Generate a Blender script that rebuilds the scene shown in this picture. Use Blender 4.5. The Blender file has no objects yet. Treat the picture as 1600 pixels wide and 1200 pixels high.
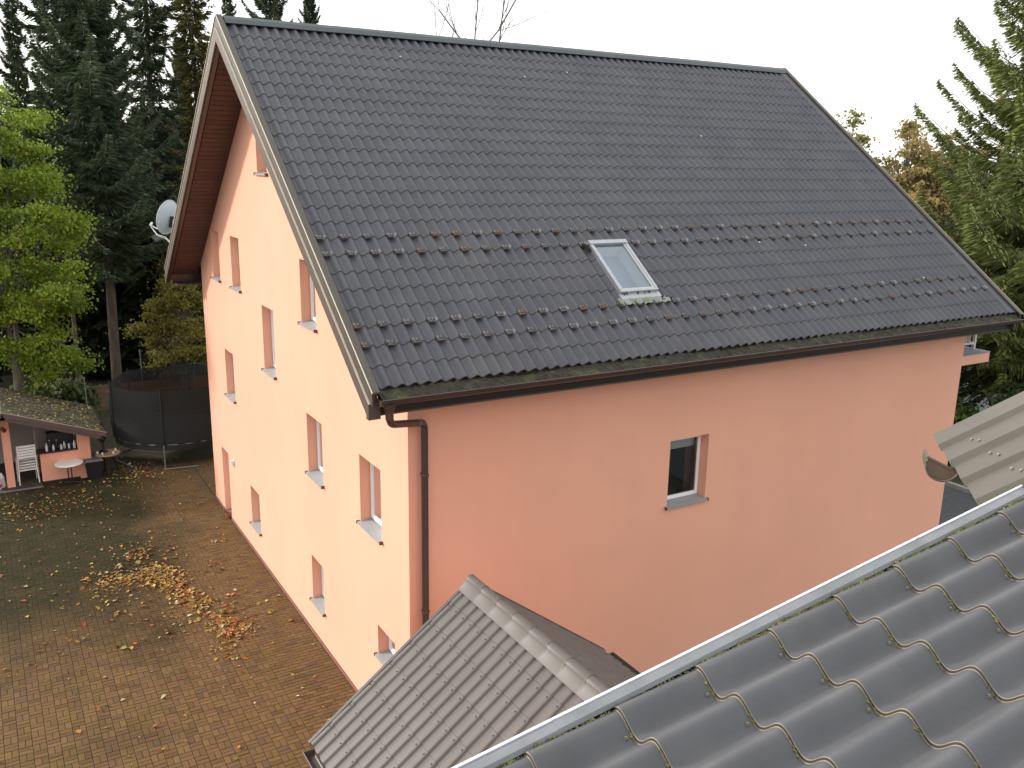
import bpy, bmesh, math, random
import numpy as np
from mathutils import Vector, Matrix, geometry

random.seed(7)
K = 1.08                      # unit factor: survey units -> metres (applied to all meshes and locations at the end)
scene = bpy.context.scene
col = scene.collection

# ------------------------------------------------------------------ camera
CAM = Vector((-5.1577, -11.5624, 9.5804))
cam_d = bpy.data.cameras.new('camera')
cam = bpy.data.objects.new('camera', cam_d)
col.objects.link(cam)
right = Vector((0.8598007, -0.5103278, 0.0175555))
up = Vector((0.1093751, 0.2176396, 0.9698815))
fwd = Vector((0.4987783, 0.8319847, -0.2429439))
m = Matrix((right, up, -fwd)).transposed().to_4x4()
m.translation = CAM * K
cam.matrix_world = m
cam_d.sensor_width = 36.0
cam_d.lens = 1395.43 / 1600 * 36
cam_d.clip_start = 0.05
cam_d.clip_end = 4000
scene.camera = cam

# ------------------------------------------------------------------ sky and sun
SUN = Vector((-1.0, 0.85, 0.52)).normalized()      # towards the sun
world = bpy.data.worlds.new('World')
scene.world = world
world.use_nodes = True
wn, wl = world.node_tree.nodes, world.node_tree.links
wn.clear()
wout = wn.new('ShaderNodeOutputWorld')
sky = wn.new('ShaderNodeTexSky')
sky.sky_type = 'NISHITA'
sky.sun_disc = False
sky.sun_elevation = math.asin(SUN.z)
sky.sun_rotation = math.atan2(SUN.x, SUN.y)
sky.air_density = 1.0
sky.dust_density = 3.0
bg = wn.new('ShaderNodeBackground')
bg.inputs['Strength'].default_value = 0.06
veil = wn.new('ShaderNodeBackground')               # even white veil of high cloud
veil.inputs['Color'].default_value = (0.97, 0.97, 0.95, 1)
veil.inputs['Strength'].default_value = 1.22
addw = wn.new('ShaderNodeAddShader')
wl.new(sky.outputs[0], bg.inputs['Color'])
wl.new(bg.outputs[0], addw.inputs[0])
wl.new(veil.outputs[0], addw.inputs[1])
wl.new(addw.outputs[0], wout.inputs['Surface'])

sun_d = bpy.data.lights.new('sun', 'SUN')
sun_d.energy = 3.4
sun_d.angle = math.radians(5)
sun_d.color = (1.0, 0.97, 0.93)
sun = bpy.data.objects.new('sun', sun_d)
col.objects.link(sun)
sun.rotation_euler = SUN.to_track_quat('Z', 'Y').to_euler()
sun.location = (-20, 10, 30)

scene.view_settings.view_transform = 'Standard'
scene.view_settings.look = 'None'
scene.view_settings.gamma = 1.0
scene.view_settings.exposure = 0.25

# ------------------------------------------------------------------ materials
MATS = {}
def mat(name, color, rough=0.6, var=0.0, vscale=3.0, bump=0.0, bscale=40.0, metal=0.0, spec=0.5,
        color2=None, c2scale=2.0, c2pos=(0.45, 0.65), stretch=None, objrand=0.0, transl=0.0, attr=None, streak=0.0):
    if name in MATS:
        return MATS[name]
    ma = bpy.data.materials.new(name)
    ma.use_nodes = True
    n, l = ma.node_tree.nodes, ma.node_tree.links
    b = n['Principled BSDF']
    b.inputs['Roughness'].default_value = rough
    b.inputs['Metallic'].default_value = metal
    b.inputs['Specular IOR Level'].default_value = spec
    geo = n.new('ShaderNodeNewGeometry')
    src = geo.outputs['Position']
    if stretch:
        mp = n.new('ShaderNodeMapping')
        mp.inputs['Scale'].default_value = stretch
        l.new(src, mp.inputs['Vector'])
        src = mp.outputs['Vector']
    if attr:
        at = n.new('ShaderNodeAttribute')
        at.attribute_name = attr
        cur = at.outputs['Color']
    else:
        rgb = n.new('ShaderNodeRGB')
        rgb.outputs[0].default_value = (*color, 1)
        cur = rgb.outputs[0]
    def noise(scale, detail=4.0):
        t = n.new('ShaderNodeTexNoise')
        t.inputs['Scale'].default_value = scale
        t.inputs['Detail'].default_value = detail
        l.new(src, t.inputs['Vector'])
        return t.outputs['Fac']
    if color2 is not None:
        r = n.new('ShaderNodeValToRGB')
        r.color_ramp.elements[0].position = c2pos[0]
        r.color_ramp.elements[1].position = c2pos[1]
        l.new(noise(c2scale, 6.0), r.inputs['Fac'])
        mx = n.new('ShaderNodeMix')
        mx.data_type = 'RGBA'
        l.new(r.outputs['Color'], mx.inputs['Factor'])
        l.new(cur, mx.inputs[6])
        mx.inputs[7].default_value = (*color2, 1)
        cur = mx.outputs[2]
    if var > 0:
        mr = n.new('ShaderNodeMapRange')
        mr.inputs['From Min'].default_value = 0.25
        mr.inputs['From Max'].default_value = 0.75
        mr.inputs['To Min'].default_value = 1 - var
        mr.inputs['To Max'].default_value = 1 + var
        l.new(noise(vscale), mr.inputs['Value'])
        hs = n.new('ShaderNodeHueSaturation')
        l.new(mr.outputs['Result'], hs.inputs['Value'])
        l.new(cur, hs.inputs['Color'])
        cur = hs.outputs['Color']
    if streak > 0:                     # faint rain runs down the wall
        mp2 = n.new('ShaderNodeMapping')
        mp2.inputs['Scale'].default_value = (2.6, 2.6, 0.16)
        l.new(geo.outputs['Position'], mp2.inputs['Vector'])
        t2 = n.new('ShaderNodeTexNoise')
        t2.inputs['Scale'].default_value = 1.6
        t2.inputs['Detail'].default_value = 5
        l.new(mp2.outputs['Vector'], t2.inputs['Vector'])
        mr = n.new('ShaderNodeMapRange')
        mr.inputs['From Min'].default_value = 0.3
        mr.inputs['From Max'].default_value = 0.7
        mr.inputs['To Min'].default_value = 1 - streak
        mr.inputs['To Max'].default_value = 1 + streak * 0.6
        l.new(t2.outputs['Fac'], mr.inputs['Value'])
        hs = n.new('ShaderNodeHueSaturation')
        l.new(mr.outputs['Result'], hs.inputs['Value'])
        l.new(cur, hs.inputs['Color'])
        cur = hs.outputs['Color']
    if objrand > 0:
        oi = n.new('ShaderNodeObjectInfo')
        mr = n.new('ShaderNodeMapRange')
        mr.inputs['To Min'].default_value = 1 - objrand
        mr.inputs['To Max'].default_value = 1 + objrand
        l.new(oi.outputs['Random'], mr.inputs['Value'])
        hs = n.new('ShaderNodeHueSaturation')
        l.new(mr.outputs['Result'], hs.inputs['Value'])
        l.new(cur, hs.inputs['Color'])
        cur = hs.outputs['Color']
    l.new(cur, b.inputs['Base Color'])
    if bump > 0:
        bp = n.new('ShaderNodeBump')
        bp.inputs['Strength'].default_value = bump
        bp.inputs['Distance'].default_value = 0.02
        l.new(noise(bscale, 6.0), bp.inputs['Height'])
        l.new(bp.outputs['Normal'], b.inputs['Normal'])
    if transl > 0:
        tr = n.new('ShaderNodeBsdfTranslucent')
        l.new(cur, tr.inputs['Color'])
        ms = n.new('ShaderNodeMixShader')
        ms.inputs['Fac'].default_value = transl
        l.new(b.outputs[0], ms.inputs[1])
        l.new(tr.outputs[0], ms.inputs[2])
        l.new(ms.outputs[0], n['Material Output'].inputs['Surface'])
    MATS[name] = ma
    return ma

def glass_mat(name, tint, clear, rough=0.02):
    """thin window pane: mostly see-through, with mirror reflection by angle"""
    ma = bpy.data.materials.new(name)
    ma.use_nodes = True
    n, l = ma.node_tree.nodes, ma.node_tree.links
    n.remove(n['Principled BSDF'])
    tr = n.new('ShaderNodeBsdfTransparent')
    tr.inputs['Color'].default_value = (*tint, 1)
    gl = n.new('ShaderNodeBsdfGlossy')
    gl.inputs['Roughness'].default_value = rough
    gl.inputs['Color'].default_value = (0.9, 0.95, 1, 1)
    fr = n.new('ShaderNodeFresnel')
    fr.inputs['IOR'].default_value = 1.5
    ad = n.new('ShaderNodeMath')
    ad.operation = 'ADD'
    ad.inputs[1].default_value = clear
    l.new(fr.outputs[0], ad.inputs[0])
    ms = n.new('ShaderNodeMixShader')
    l.new(ad.outputs[0], ms.inputs['Fac'])
    l.new(tr.outputs[0], ms.inputs[1])
    l.new(gl.outputs[0], ms.inputs[2])
    l.new(ms.outputs[0], n['Material Output'].inputs['Surface'])
    return ma

def net_mat(name, color, fac):
    ma = bpy.data.materials.new(name)
    ma.use_nodes = True
    n, l = ma.node_tree.nodes, ma.node_tree.links
    b = n['Principled BSDF']
    b.inputs['Base Color'].default_value = (*color, 1)
    b.inputs['Roughness'].default_value = 0.8
    tr = n.new('ShaderNodeBsdfTransparent')
    ms = n.new('ShaderNodeMixShader')
    ms.inputs['Fac'].default_value = fac
    l.new(tr.outputs[0], ms.inputs[1])
    l.new(b.outputs[0], ms.inputs[2])
    l.new(ms.outputs[0], n['Material Output'].inputs['Surface'])
    return ma

M_WALL = mat('salmon_render', (0.735, 0.382, 0.270), 0.9, var=0.05, vscale=0.7, bump=0.25, bscale=120, spec=0.2,
             color2=(0.695, 0.352, 0.246), c2scale=0.35, c2pos=(0.4, 0.75), streak=0.006)
M_PLINTH = mat('plinth_render', (0.20, 0.085, 0.06), 0.9, var=0.2, vscale=6)
M_TILE = mat('dark_roof_coating', (0.067, 0.068, 0.079), 0.5, var=0.15, vscale=1.6, spec=0.45,
             color2=(0.078, 0.077, 0.081), c2scale=0.8, c2pos=(0.45, 0.8), bump=0.04, bscale=60)
M_TILEO = mat('dark_roof_coating_piece', (0.067, 0.068, 0.079), 0.5, var=0.15, vscale=1.6, spec=0.45,
              color2=(0.078, 0.077, 0.081), c2scale=0.8, c2pos=(0.45, 0.8), bump=0.04, bscale=60, objrand=0.06)
M_RISER = mat('tile_step_edge', (0.065, 0.06, 0.06), 0.7, var=0.2, vscale=5, color2=(0.07, 0.075, 0.045), c2scale=3)  # turned-down lower edge of the tiles, slightly mossy
M_FG = mat('foreground_roof_coating', (0.091, 0.091, 0.096), 0.5, var=0.10, vscale=5, spec=0.3,
           color2=(0.102, 0.101, 0.101), c2scale=7, c2pos=(0.45, 0.8), bump=0.12, bscale=160, objrand=0.04)
M_DUST = mat('dusty_tile_edge', (0.20, 0.172, 0.135), 0.9, var=0.25, vscale=25, color2=(0.21, 0.185, 0.11), c2scale=9)
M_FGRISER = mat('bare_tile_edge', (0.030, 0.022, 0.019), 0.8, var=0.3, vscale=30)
M_PORCH = mat('taupe_roof_coating', (0.094, 0.083, 0.075), 0.5, var=0.08, vscale=3, spec=0.4,
              color2=(0.098, 0.089, 0.079), c2scale=1.6, bump=0.03, bscale=70, objrand=0.05)
M_PORCHR = mat('porch_tile_edge', (0.085, 0.076, 0.068), 0.8)
M_BEIGE = mat('beige_sheet_coating', (0.094, 0.083, 0.065), 0.5, var=0.06, vscale=4, spec=0.4, color2=(0.101, 0.089, 0.071), c2scale=3)
M_VERGE = mat('taupe_verge_metal', (0.078, 0.067, 0.052), 0.5, var=0.1, vscale=4, spec=0.4)
M_VERGEL = mat('brown_verge_metal', (0.072, 0.054, 0.045), 0.5, var=0.1, vscale=4)
M_VERGEH = mat('dark_taupe_verge_metal', (0.050, 0.042, 0.033), 0.5, var=0.1, vscale=4)
M_FASCIA = mat('dark_fascia_metal', (0.022, 0.016, 0.014), 0.3)
M_CREAM = mat('sunlit_trim_edge', (0.62, 0.54, 0.41), 0.5, var=0.1, vscale=6)  # sunlight caught on the trim bends, put into the colour
M_BROWN = mat('brown_gutter_metal', (0.062, 0.038, 0.032), 0.35, var=0.15, vscale=5, spec=0.5)
M_SOFFIT = mat('brown_soffit_board', (0.088, 0.042, 0.033), 0.65, var=0.15, vscale=6, objrand=0.12)
M_SOFFITB = mat('soffit_backing', (0.03, 0.015, 0.012), 0.9)
M_RIDGE = mat('ridge_metal', (0.062, 0.076, 0.080), 0.45, var=0.12, vscale=4)
M_WHITE = mat('white_plastic', (0.80, 0.80, 0.80), 0.35, var=0.03, vscale=5)
M_SILL = mat('grey_sill_metal', (0.27, 0.275, 0.275), 0.5, var=0.08, vscale=8)
M_SILLE = mat('brown_sill_end', (0.13, 0.07, 0.045), 0.6)
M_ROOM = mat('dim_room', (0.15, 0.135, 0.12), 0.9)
M_BLIND = mat('grey_blind', (0.62, 0.60, 0.57), 0.8)
M_CURTAIN = mat('red_brown_curtain', (0.22, 0.09, 0.07), 0.9)
M_GLASS = glass_mat('window_glass', (0.75, 0.8, 0.8), 0.05)
M_SKYGLASS = glass_mat('skylight_glass', (0.85, 0.92, 0.94), 0.10)
M_ALU = mat('grey_aluminium', (0.36, 0.38, 0.40), 0.35, metal=0.3, var=0.08, vscale=8)
M_LEAD = mat('weathered_lead', (0.25, 0.265, 0.255), 0.7, var=0.25, vscale=12, color2=(0.14, 0.17, 0.07), c2scale=6)
M_MOSS = mat('moss', (0.030, 0.026, 0.017), 0.95, var=0.5, vscale=14, bump=0.8, bscale=60, color2=(0.055, 0.062, 0.022), c2scale=3, c2pos=(0.5, 0.68))
M_MOSSY = mat('yellow_moss', (0.20, 0.20, 0.045), 0.95, var=0.5, vscale=40, bump=0.6, bscale=120, color2=(0.06, 0.06, 0.03), c2scale=18)
M_GUARD = mat('guard_metal', (0.115, 0.105, 0.10), 0.4, var=0.2, vscale=10, spec=0.6)
M_GUARDR = mat('coppery_guard_metal', (0.145, 0.098, 0.082), 0.5, var=0.25, vscale=10)
M_GUARDW = mat('guard_glint_and_ring', (0.25, 0.245, 0.245), 0.4)  # cheek highlight put into the colour; also the plain pale pipe ring
M_ZINC = mat('zinc_flashing', (0.18, 0.184, 0.196), 0.5, metal=0.1, var=0.12, vscale=9, color2=(0.15, 0.16, 0.16), c2scale=5)
M_ZINCE = mat('bright_flashing_edge', (0.85, 0.86, 0.88), 0.3, metal=0.2)
M_DISH = mat('dish_white', (0.62, 0.68, 0.72), 0.4, var=0.04, vscale=6)
M_DARK = mat('dark_plastic', (0.02, 0.022, 0.024), 0.5)
M_BLACK = mat('black_plastic', (0.012, 0.013, 0.014), 0.45)
M_CONC = mat('balcony_deck', (0.19, 0.20, 0.215), 0.8, var=0.1, vscale=5)
M_RAIL = mat('pale_rail_metal', (0.55, 0.53, 0.52), 0.4)
M_WOOD = mat('weathered_wood', (0.21, 0.155, 0.115), 0.8, var=0.3, vscale=4, stretch=(1, 8, 8), objrand=0.2)
M_WOODO = mat('orange_wood', (0.46, 0.19, 0.07), 0.7, var=0.25, vscale=4, stretch=(1, 8, 8), objrand=0.15)
M_TABLEW = mat('table_wood', (0.30, 0.20, 0.12), 0.6, var=0.2, vscale=8)
M_STEEL = mat('galvanised_steel', (0.24, 0.25, 0.26), 0.4, metal=0.4)
M_NET = net_mat('black_netting', (0.011, 0.011, 0.010), 0.85)
M_MAT = mat('jumping_mat', (0.02, 0.022, 0.02), 0.7)
M_HUTROOF = mat('hut_roof_covering', (0.05, 0.042, 0.032), 0.9, var=0.3, vscale=3, color2=(0.055, 0.06, 0.025), c2scale=1.5)
M_HUTTRIM = mat('hut_fascia', (0.095, 0.07, 0.062), 0.5, var=0.15, vscale=4)
M_HUTIN = mat('hut_inside_wall', (0.36, 0.30, 0.26), 0.9)
M_BARK = mat('spruce_bark', (0.105, 0.083, 0.064), 0.95, var=0.35, vscale=5, bump=0.8, bscale=14, stretch=(1, 1, 0.3))
M_BARKG = mat('grey_bark', (0.14, 0.13, 0.105), 0.95, var=0.3, vscale=5, bump=0.5, bscale=14)
M_LEAF = mat('leaf_surface', (0.1, 0.1, 0.1), 0.55, attr='Col', transl=0.42, spec=0.3)
M_NEEDLE = mat('needle_surface', (0.1, 0.1, 0.1), 0.6, attr='Col', transl=0.12, spec=0.3)
M_LITTER = mat('fallen_leaf_surface', (0.1, 0.1, 0.1), 0.7, attr='Col', spec=0.3)
M_SOIL = mat('forest_floor', (0.055, 0.045, 0.028), 1.0, var=0.4, vscale=0.8, color2=(0.05, 0.065, 0.022), c2scale=0.25, bump=0.5, bscale=6)
M_ASPH = mat('dark_grey_paving', (0.062, 0.068, 0.07), 0.85, var=0.2, vscale=5, bump=0.2, bscale=30)
M_KERB = mat('kerb_concrete', (0.30, 0.29, 0.27), 0.9, var=0.15, vscale=6)
M_CARB = mat('blue_car_paint', (0.03, 0.10, 0.36), 0.25, spec=0.6)
M_TYRE = mat('tyre_rubber', (0.015, 0.015, 0.015), 0.85)
M_LAMP = mat('lamp_lens', (0.75, 0.76, 0.78), 0.2)
M_BOTTLE = mat('clear_bottle_plastic', (0.55, 0.62, 0.68), 0.25)
M_RED = mat('red_label', (0.4, 0.05, 0.05), 0.5)
M_POT = mat('terracotta', (0.27, 0.10, 0.055), 0.8)

def brick_mat(name, per_object):
    ma = bpy.data.materials.new(name)
    ma.use_nodes = True
    n, l = ma.node_tree.nodes, ma.node_tree.links
    b = n['Principled BSDF']
    b.inputs['Roughness'].default_value = 0.85
    b.inputs['Specular IOR Level'].default_value = 0.12
    if per_object:
        s = n.new('ShaderNodeObjectInfo')
        rv = s.outputs['Random']
    else:
        s = n.new('ShaderNodeAttribute')
        s.attribute_name = 'rnd'
        rv = s.outputs['Fac']
    ramp = n.new('ShaderNodeValToRGB')
    cr = ramp.color_ramp
    cr.elements[0].position, cr.elements[0].color = 0.0, (0.095, 0.060, 0.030, 1)
    cr.elements[1].position, cr.elements[1].color = 1.0, (0.140, 0.082, 0.045, 1)
    for p, c in ((0.10, (0.110, 0.071, 0.031)), (0.3, (0.136, 0.087, 0.035)), (0.5, (0.126, 0.074, 0.037)), (0.7, (0.150, 0.098, 0.042)), (0.9, (0.135, 0.076, 0.043)), (0.96, (0.098, 0.068, 0.044))):
        e = cr.elements.new(p)
        e.color = (*c, 1)
    l.new(rv, ramp.inputs['Fac'])
    geo = n.new('ShaderNodeNewGeometry')
    # moss and dirt in patches at the far end, its tree shade mixed into the colour
    sep = n.new('ShaderNodeSeparateXYZ')
    l.new(geo.outputs['Position'], sep.inputs[0])
    gy = n.new('ShaderNodeMapRange')
    gy.inputs['From Min'].default_value = 4.2 * K
    gy.inputs['From Max'].default_value = 10.5 * K
    gy.inputs['To Min'].default_value = -0.16
    gy.inputs['To Max'].default_value = 0.40
    l.new(sep.outputs['Y'], gy.inputs['Value'])
    gx = n.new('ShaderNodeMapRange')      # the walked strip along the house stays cleaner
    gx.inputs['From Min'].default_value = -2.6 * K
    gx.inputs['From Max'].default_value = -0.4 * K
    gx.inputs['To Min'].default_value = 0.0
    gx.inputs['To Max'].default_value = -0.75
    l.new(sep.outputs['X'], gx.inputs['Value'])
    nt = n.new('ShaderNodeTexNoise')
    nt.inputs['Scale'].default_value = 0.55
    nt.inputs['Detail'].default_value = 7
    l.new(geo.outputs['Position'], nt.inputs['Vector'])
    a1 = n.new('ShaderNodeMath'); a1.operation = 'ADD'
    l.new(nt.outputs['Fac'], a1.inputs[0]); l.new(gy.outputs['Result'], a1.inputs[1])
    a2 = n.new('ShaderNodeMath'); a2.operation = 'ADD'
    l.new(a1.outputs[0], a2.inputs[0]); l.new(gx.outputs['Result'], a2.inputs[1])
    mr = n.new('ShaderNodeMapRange')
    mr.inputs['From Min'].default_value = 0.38
    mr.inputs['From Max'].default_value = 0.78
    mr.inputs['To Max'].default_value = 0.95
    l.new(a2.outputs[0], mr.inputs['Value'])
    nt2 = n.new('ShaderNodeTexNoise')
    nt2.inputs['Scale'].default_value = 2.2
    nt2.inputs['Detail'].default_value = 5
    l.new(geo.outputs['Position'], nt2.inputs['Vector'])
    r2 = n.new('ShaderNodeValToRGB')
    r2.color_ramp.elements[0].position, r2.color_ramp.elements[0].color = 0.38, (0.022, 0.024, 0.009, 1)
    r2.color_ramp.elements[1].position, r2.color_ramp.elements[1].color = 0.62, (0.038, 0.030, 0.015, 1)
    l.new(nt2.outputs['Fac'], r2.inputs['Fac'])
    mx = n.new('ShaderNodeMix'); mx.data_type = 'RGBA'
    l.new(mr.outputs['Result'], mx.inputs['Factor'])
    l.new(ramp.outputs['Color'], mx.inputs[6])
    l.new(r2.outputs['Color'], mx.inputs[7])
    l.new(mx.outputs[2], b.inputs['Base Color'])
    bp = n.new('ShaderNodeBump')
    bp.inputs['Strength'].default_value = 0.3
    bp.inputs['Distance'].default_value = 0.01
    nb = n.new('ShaderNodeTexNoise')
    nb.inputs['Scale'].default_value = 35
    l.new(geo.outputs['Position'], nb.inputs['Vector'])
    l.new(nb.outputs['Fac'], bp.inputs['Height'])
    l.new(bp.outputs['Normal'], b.inputs['Normal'])
    return ma
M_BRICK = brick_mat('clay_paver', False)
M_BRICKO = brick_mat('clay_paver_piece', True)
M_JOINT = mat('paving_joint', (0.050, 0.038, 0.020), 1.0, var=0.4, vscale=6, color2=(0.046, 0.052, 0.020), c2scale=1.2)

# ------------------------------------------------------------------ mesh helpers
class MB:
    def __init__(self):
        self.v, self.f, self.mi, self.mats = [], [], [], []
        self.sm = []
    def slot(self, ma):
        if ma not in self.mats:
            self.mats.append(ma)
        return self.mats.index(ma)
    def add(self, verts, faces, ma=None, smooth=False):
        o = len(self.v)
        self.v += [tuple(p) for p in verts]
        k = self.slot(ma) if ma else 0
        for f in faces:
            self.f.append(tuple(i + o for i in f))
            self.mi.append(k)
            self.sm.append(smooth)
    def hexa(self, p, ma=None):
        """p: 8 points, bottom ring then top ring"""
        self.add(p, [(0, 3, 2, 1), (4, 5, 6, 7), (0, 1, 5, 4), (1, 2, 6, 5), (2, 3, 7, 6), (3, 0, 4, 7)], ma)
    def box(self, a, b, ma=None):
        (x0, y0, z0), (x1, y1, z1) = a, b
        self.hexa([(x0, y0, z0), (x1, y0, z0), (x1, y1, z0), (x0, y1, z0), (x0, y0, z1), (x1, y0, z1), (x1, y1, z1), (x0, y1, z1)], ma)
    def obox(self, o, ex, ey, ez, a, b, ma=None):
        """box in the frame o + ex*.. + ey*.. + ez*.."""
        o, ex, ey, ez = map(Vector, (o, ex, ey, ez))
        P = lambda x, y, z: o + ex * x + ey * y + ez * z
        (x0, y0, z0), (x1, y1, z1) = a, b
        self.hexa([P(x0, y0, z0), P(x1, y0, z0), P(x1, y1, z0), P(x0, y1, z0), P(x0, y0, z1), P(x1, y0, z1), P(x1, y1, z1), P(x0, y1, z1)], ma)
    def tube(self, pts, r, n=8, ma=None, cap=True):
        pts = [Vector(p) for p in pts]
        rs = r if isinstance(r, (list, tuple)) else [r] * len(pts)
        ref = None
        V, F = [], []
        for i, p in enumerate(pts):
            d = (pts[min(i + 1, len(pts) - 1)] - pts[max(i - 1, 0)]).normalized()
            if ref is None:
                ref = Vector((0, 0, 1)) if abs(d.z) < 0.9 else Vector((1, 0, 0))
            u = d.cross(ref)
            if u.length < 1e-4:
                u = d.cross(Vector((0.3, 1, 0.2)))
            u.normalize()
            w = u.cross(d)
            ref = -w if False else ref
            for k in range(n):
                a = 2 * math.pi * k / n
                V.append(p + (u * math.cos(a) + w * math.sin(a)) * rs[i])
        for i in range(len(pts) - 1):
            for k in range(n):
                F.append((i * n + k, i * n + (k + 1) % n, (i + 1) * n + (k + 1) % n, (i + 1) * n + k))
        self.add(V, F, ma, True)
        if cap:
            self.add(V[:n], [tuple(range(n))[::-1]], ma)
            self.add(V[-n:], [tuple(range(n))], ma)
    def lathe(self, c, prof, n=20, ma=None):
        """prof: (radius, z) going up"""
        V, F = [], []
        for r, z in prof:
            for k in range(n):
                a = 2 * math.pi * k / n
                V.append((c[0] + r * math.cos(a), c[1] + r * math.sin(a), c[2] + z))
        for i in range(len(prof) - 1):
            for k in range(n):
                F.append((i * n + k, i * n + (k + 1) % n, (i + 1) * n + (k + 1) % n, (i + 1) * n + k))
        F.append(tuple(range(n))[::-1])
        F.append(tuple(range((len(prof) - 1) * n, len(prof) * n)))
        self.add(V, F, ma, False)
    def extrude(self, prof, o, ex, ey, d, ma=None, closed=True, smooth=False, caps=True):
        """profile points (a,b) in frame ex,ey at o, swept along vector d"""
        o, ex, ey, d = map(Vector, (o, ex, ey, d))
        A = [o + ex * a + ey * b for a, b in prof]
        V = A + [p + d for p in A]
        n = len(A)
        F = [(i, (i + 1) % n, n + (i + 1) % n, n + i) for i in range(n if closed else n - 1)]
        self.add(V, F, ma, smooth)
        if caps and closed:
            self.add(A, [tuple(range(n))[::-1]], ma)
            self.add([p + d for p in A], [tuple(range(n))], ma)
    def build(self, name, ma=None, parent=None, recalc=True, origin=None):
        me = bpy.data.meshes.new(name)
        base = Vector((0, 0, 0))
        if parent is not None:
            base = world_loc(parent)
        if origin is not None:
            base = Vector(origin)
        me.from_pydata([tuple(Vector(p) - base) for p in self.v], [], self.f)
        mats = self.mats if self.mats else [ma]
        if self.mats and ma and ma not in mats:
            pass
        for x in mats:
            me.materials.append(x)
        if len(mats) > 1:
            me.polygons.foreach_set('material_index', self.mi)
        me.polygons.foreach_set('use_smooth', self.sm)
        if recalc:
            bm = bmesh.new()
            bm.from_mesh(me)
            bmesh.ops.recalc_face_normals(bm, faces=bm.faces[:])
            bm.to_mesh(me)
            bm.free()
        me.update()
        ob = bpy.data.objects.new(name, me)
        col.objects.link(ob)
        if parent is not None:
            ob.parent = parent
        if origin is not None:
            ob.location = base - (world_loc(parent) if parent is not None else Vector((0, 0, 0)))
        return ob

def world_loc(o):
    p = Vector(o.location)
    while o.parent:
        o = o.parent
        p += Vector(o.location)
    return p

def tag(o, label=None, cat=None, group=None, kind=None):
    if label: o['label'] = label
    if cat: o['category'] = cat
    if group: o['group'] = group
    if kind: o['kind'] = kind
    return o

def empty(name, loc, label, cat, group=None):
    o = bpy.data.objects.new(name, None)
    o.empty_display_size = 0.3
    o.location = loc
    col.objects.link(o)
    return tag(o, label, cat, group)

def np_obj(name, V, F, ma, parent=None, colr=None, smooth=False, rnd=None):
    """fast mesh from numpy arrays, all faces with the same number of corners"""
    me = bpy.data.meshes.new(name)
    V = np.asarray(V, np.float32)
    F = np.asarray(F, np.int32)
    k = F.shape[1]
    me.vertices.add(len(V))
    me.vertices.foreach_set('co', V.ravel())
    me.loops.add(F.size)
    me.loops.foreach_set('vertex_index', F.ravel())
    me.polygons.add(len(F))
    me.polygons.foreach_set('loop_start', np.arange(0, F.size, k, dtype=np.int32))
    me.update(calc_edges=True)
    me.polygons.foreach_set('use_smooth', np.full(len(F), smooth))
    if colr is not None:
        ca = me.color_attributes.new('Col', 'FLOAT_COLOR', 'POINT')
        c4 = np.ones((len(V), 4), np.float32)
        c4[:, :3] = colr
        ca.data.foreach_set('color', c4.ravel())
    if rnd is not None:
        a = me.attributes.new('rnd', 'FLOAT', 'POINT')
        a.data.foreach_set('value', np.asarray(rnd, np.float32))
    me.materials.append(ma)
    ob = bpy.data.objects.new(name, me)
    col.objects.link(ob)
    if parent is not None:
        ob.parent = parent
    return ob

def inst(src, parent, mtx, name=None):
    o = src.copy() if not isinstance(src, bpy.types.Mesh) else bpy.data.objects.new(name, src)
    col.objects.link(o)
    o.parent = parent
    o.matrix_local = mtx
    return o

# ------------------------------------------------------------------ the ground
b = MB()
b.add([(-900, -900, -0.06), (1300, -900, -0.06), (1300, 1300, -0.06), (-900, 1300, -0.06)], [(0, 1, 2, 3)], M_SOIL)
tag(b.build('ground', recalc=False), kind='structure')

YX0, YX1, YY0, YY1 = -9.0, -0.02, -3.0, 17.0
pav = MB()
pav.box((YX0, YY0, -0.05), (YX1, YY1 + 0.6, -0.010), M_JOINT)
pav.box((YX1 + 0.001, 13.55, -0.05), (4.1, YY1 + 0.6, -0.011), M_JOINT)
pavement = tag(pav.build('pavement'), kind='structure')

# pavers: a basket weave over the yard and a stretcher strip along the house
MOD, GAP, CH = 0.205, 0.009, 0.005
bricks = []                       # centre x, y, length, width, rotated
xs = -0.03 - 5.5 * MOD
i = 0
x = xs
while x > YX0:
    y = YY0
    j = 0
    while y < YY1:
        if (i + j) % 2 == 0:
            bricks.append((x - MOD * 0.25, y + MOD / 2, MOD / 2 - GAP, MOD - GAP))
            bricks.append((x - MOD * 0.75, y + MOD / 2, MOD / 2 - GAP, MOD - GAP))
        else:
            bricks.append((x - MOD / 2, y + MOD * 0.25, MOD - GAP, MOD / 2 - GAP))
            bricks.append((x - MOD / 2, y + MOD * 0.75, MOD - GAP, MOD / 2 - GAP))
        y += MOD
        j += 1
    x -= MOD
    i += 1
y = YY0
j = 0
while y < YY1:
    x = -0.03 - (0.5 * MOD if j % 2 else 0)
    if j % 2:
        bricks.append((-0.03 - MOD * 0.25, y + MOD * 0.25, MOD / 2 - GAP, MOD / 2 - GAP))
    while x - MOD > xs - 0.01:
        bricks.append((x - MOD / 2, y + MOD * 0.25, MOD - GAP, MOD / 2 - GAP))
        x -= MOD
    if x - MOD * 0.5 > xs - 0.01:
        bricks.append((x - MOD * 0.25, y + MOD * 0.25, MOD / 2 - GAP, MOD / 2 - GAP))
    y += MOD / 2
    j += 1
y = 13.62
j = 0
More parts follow.
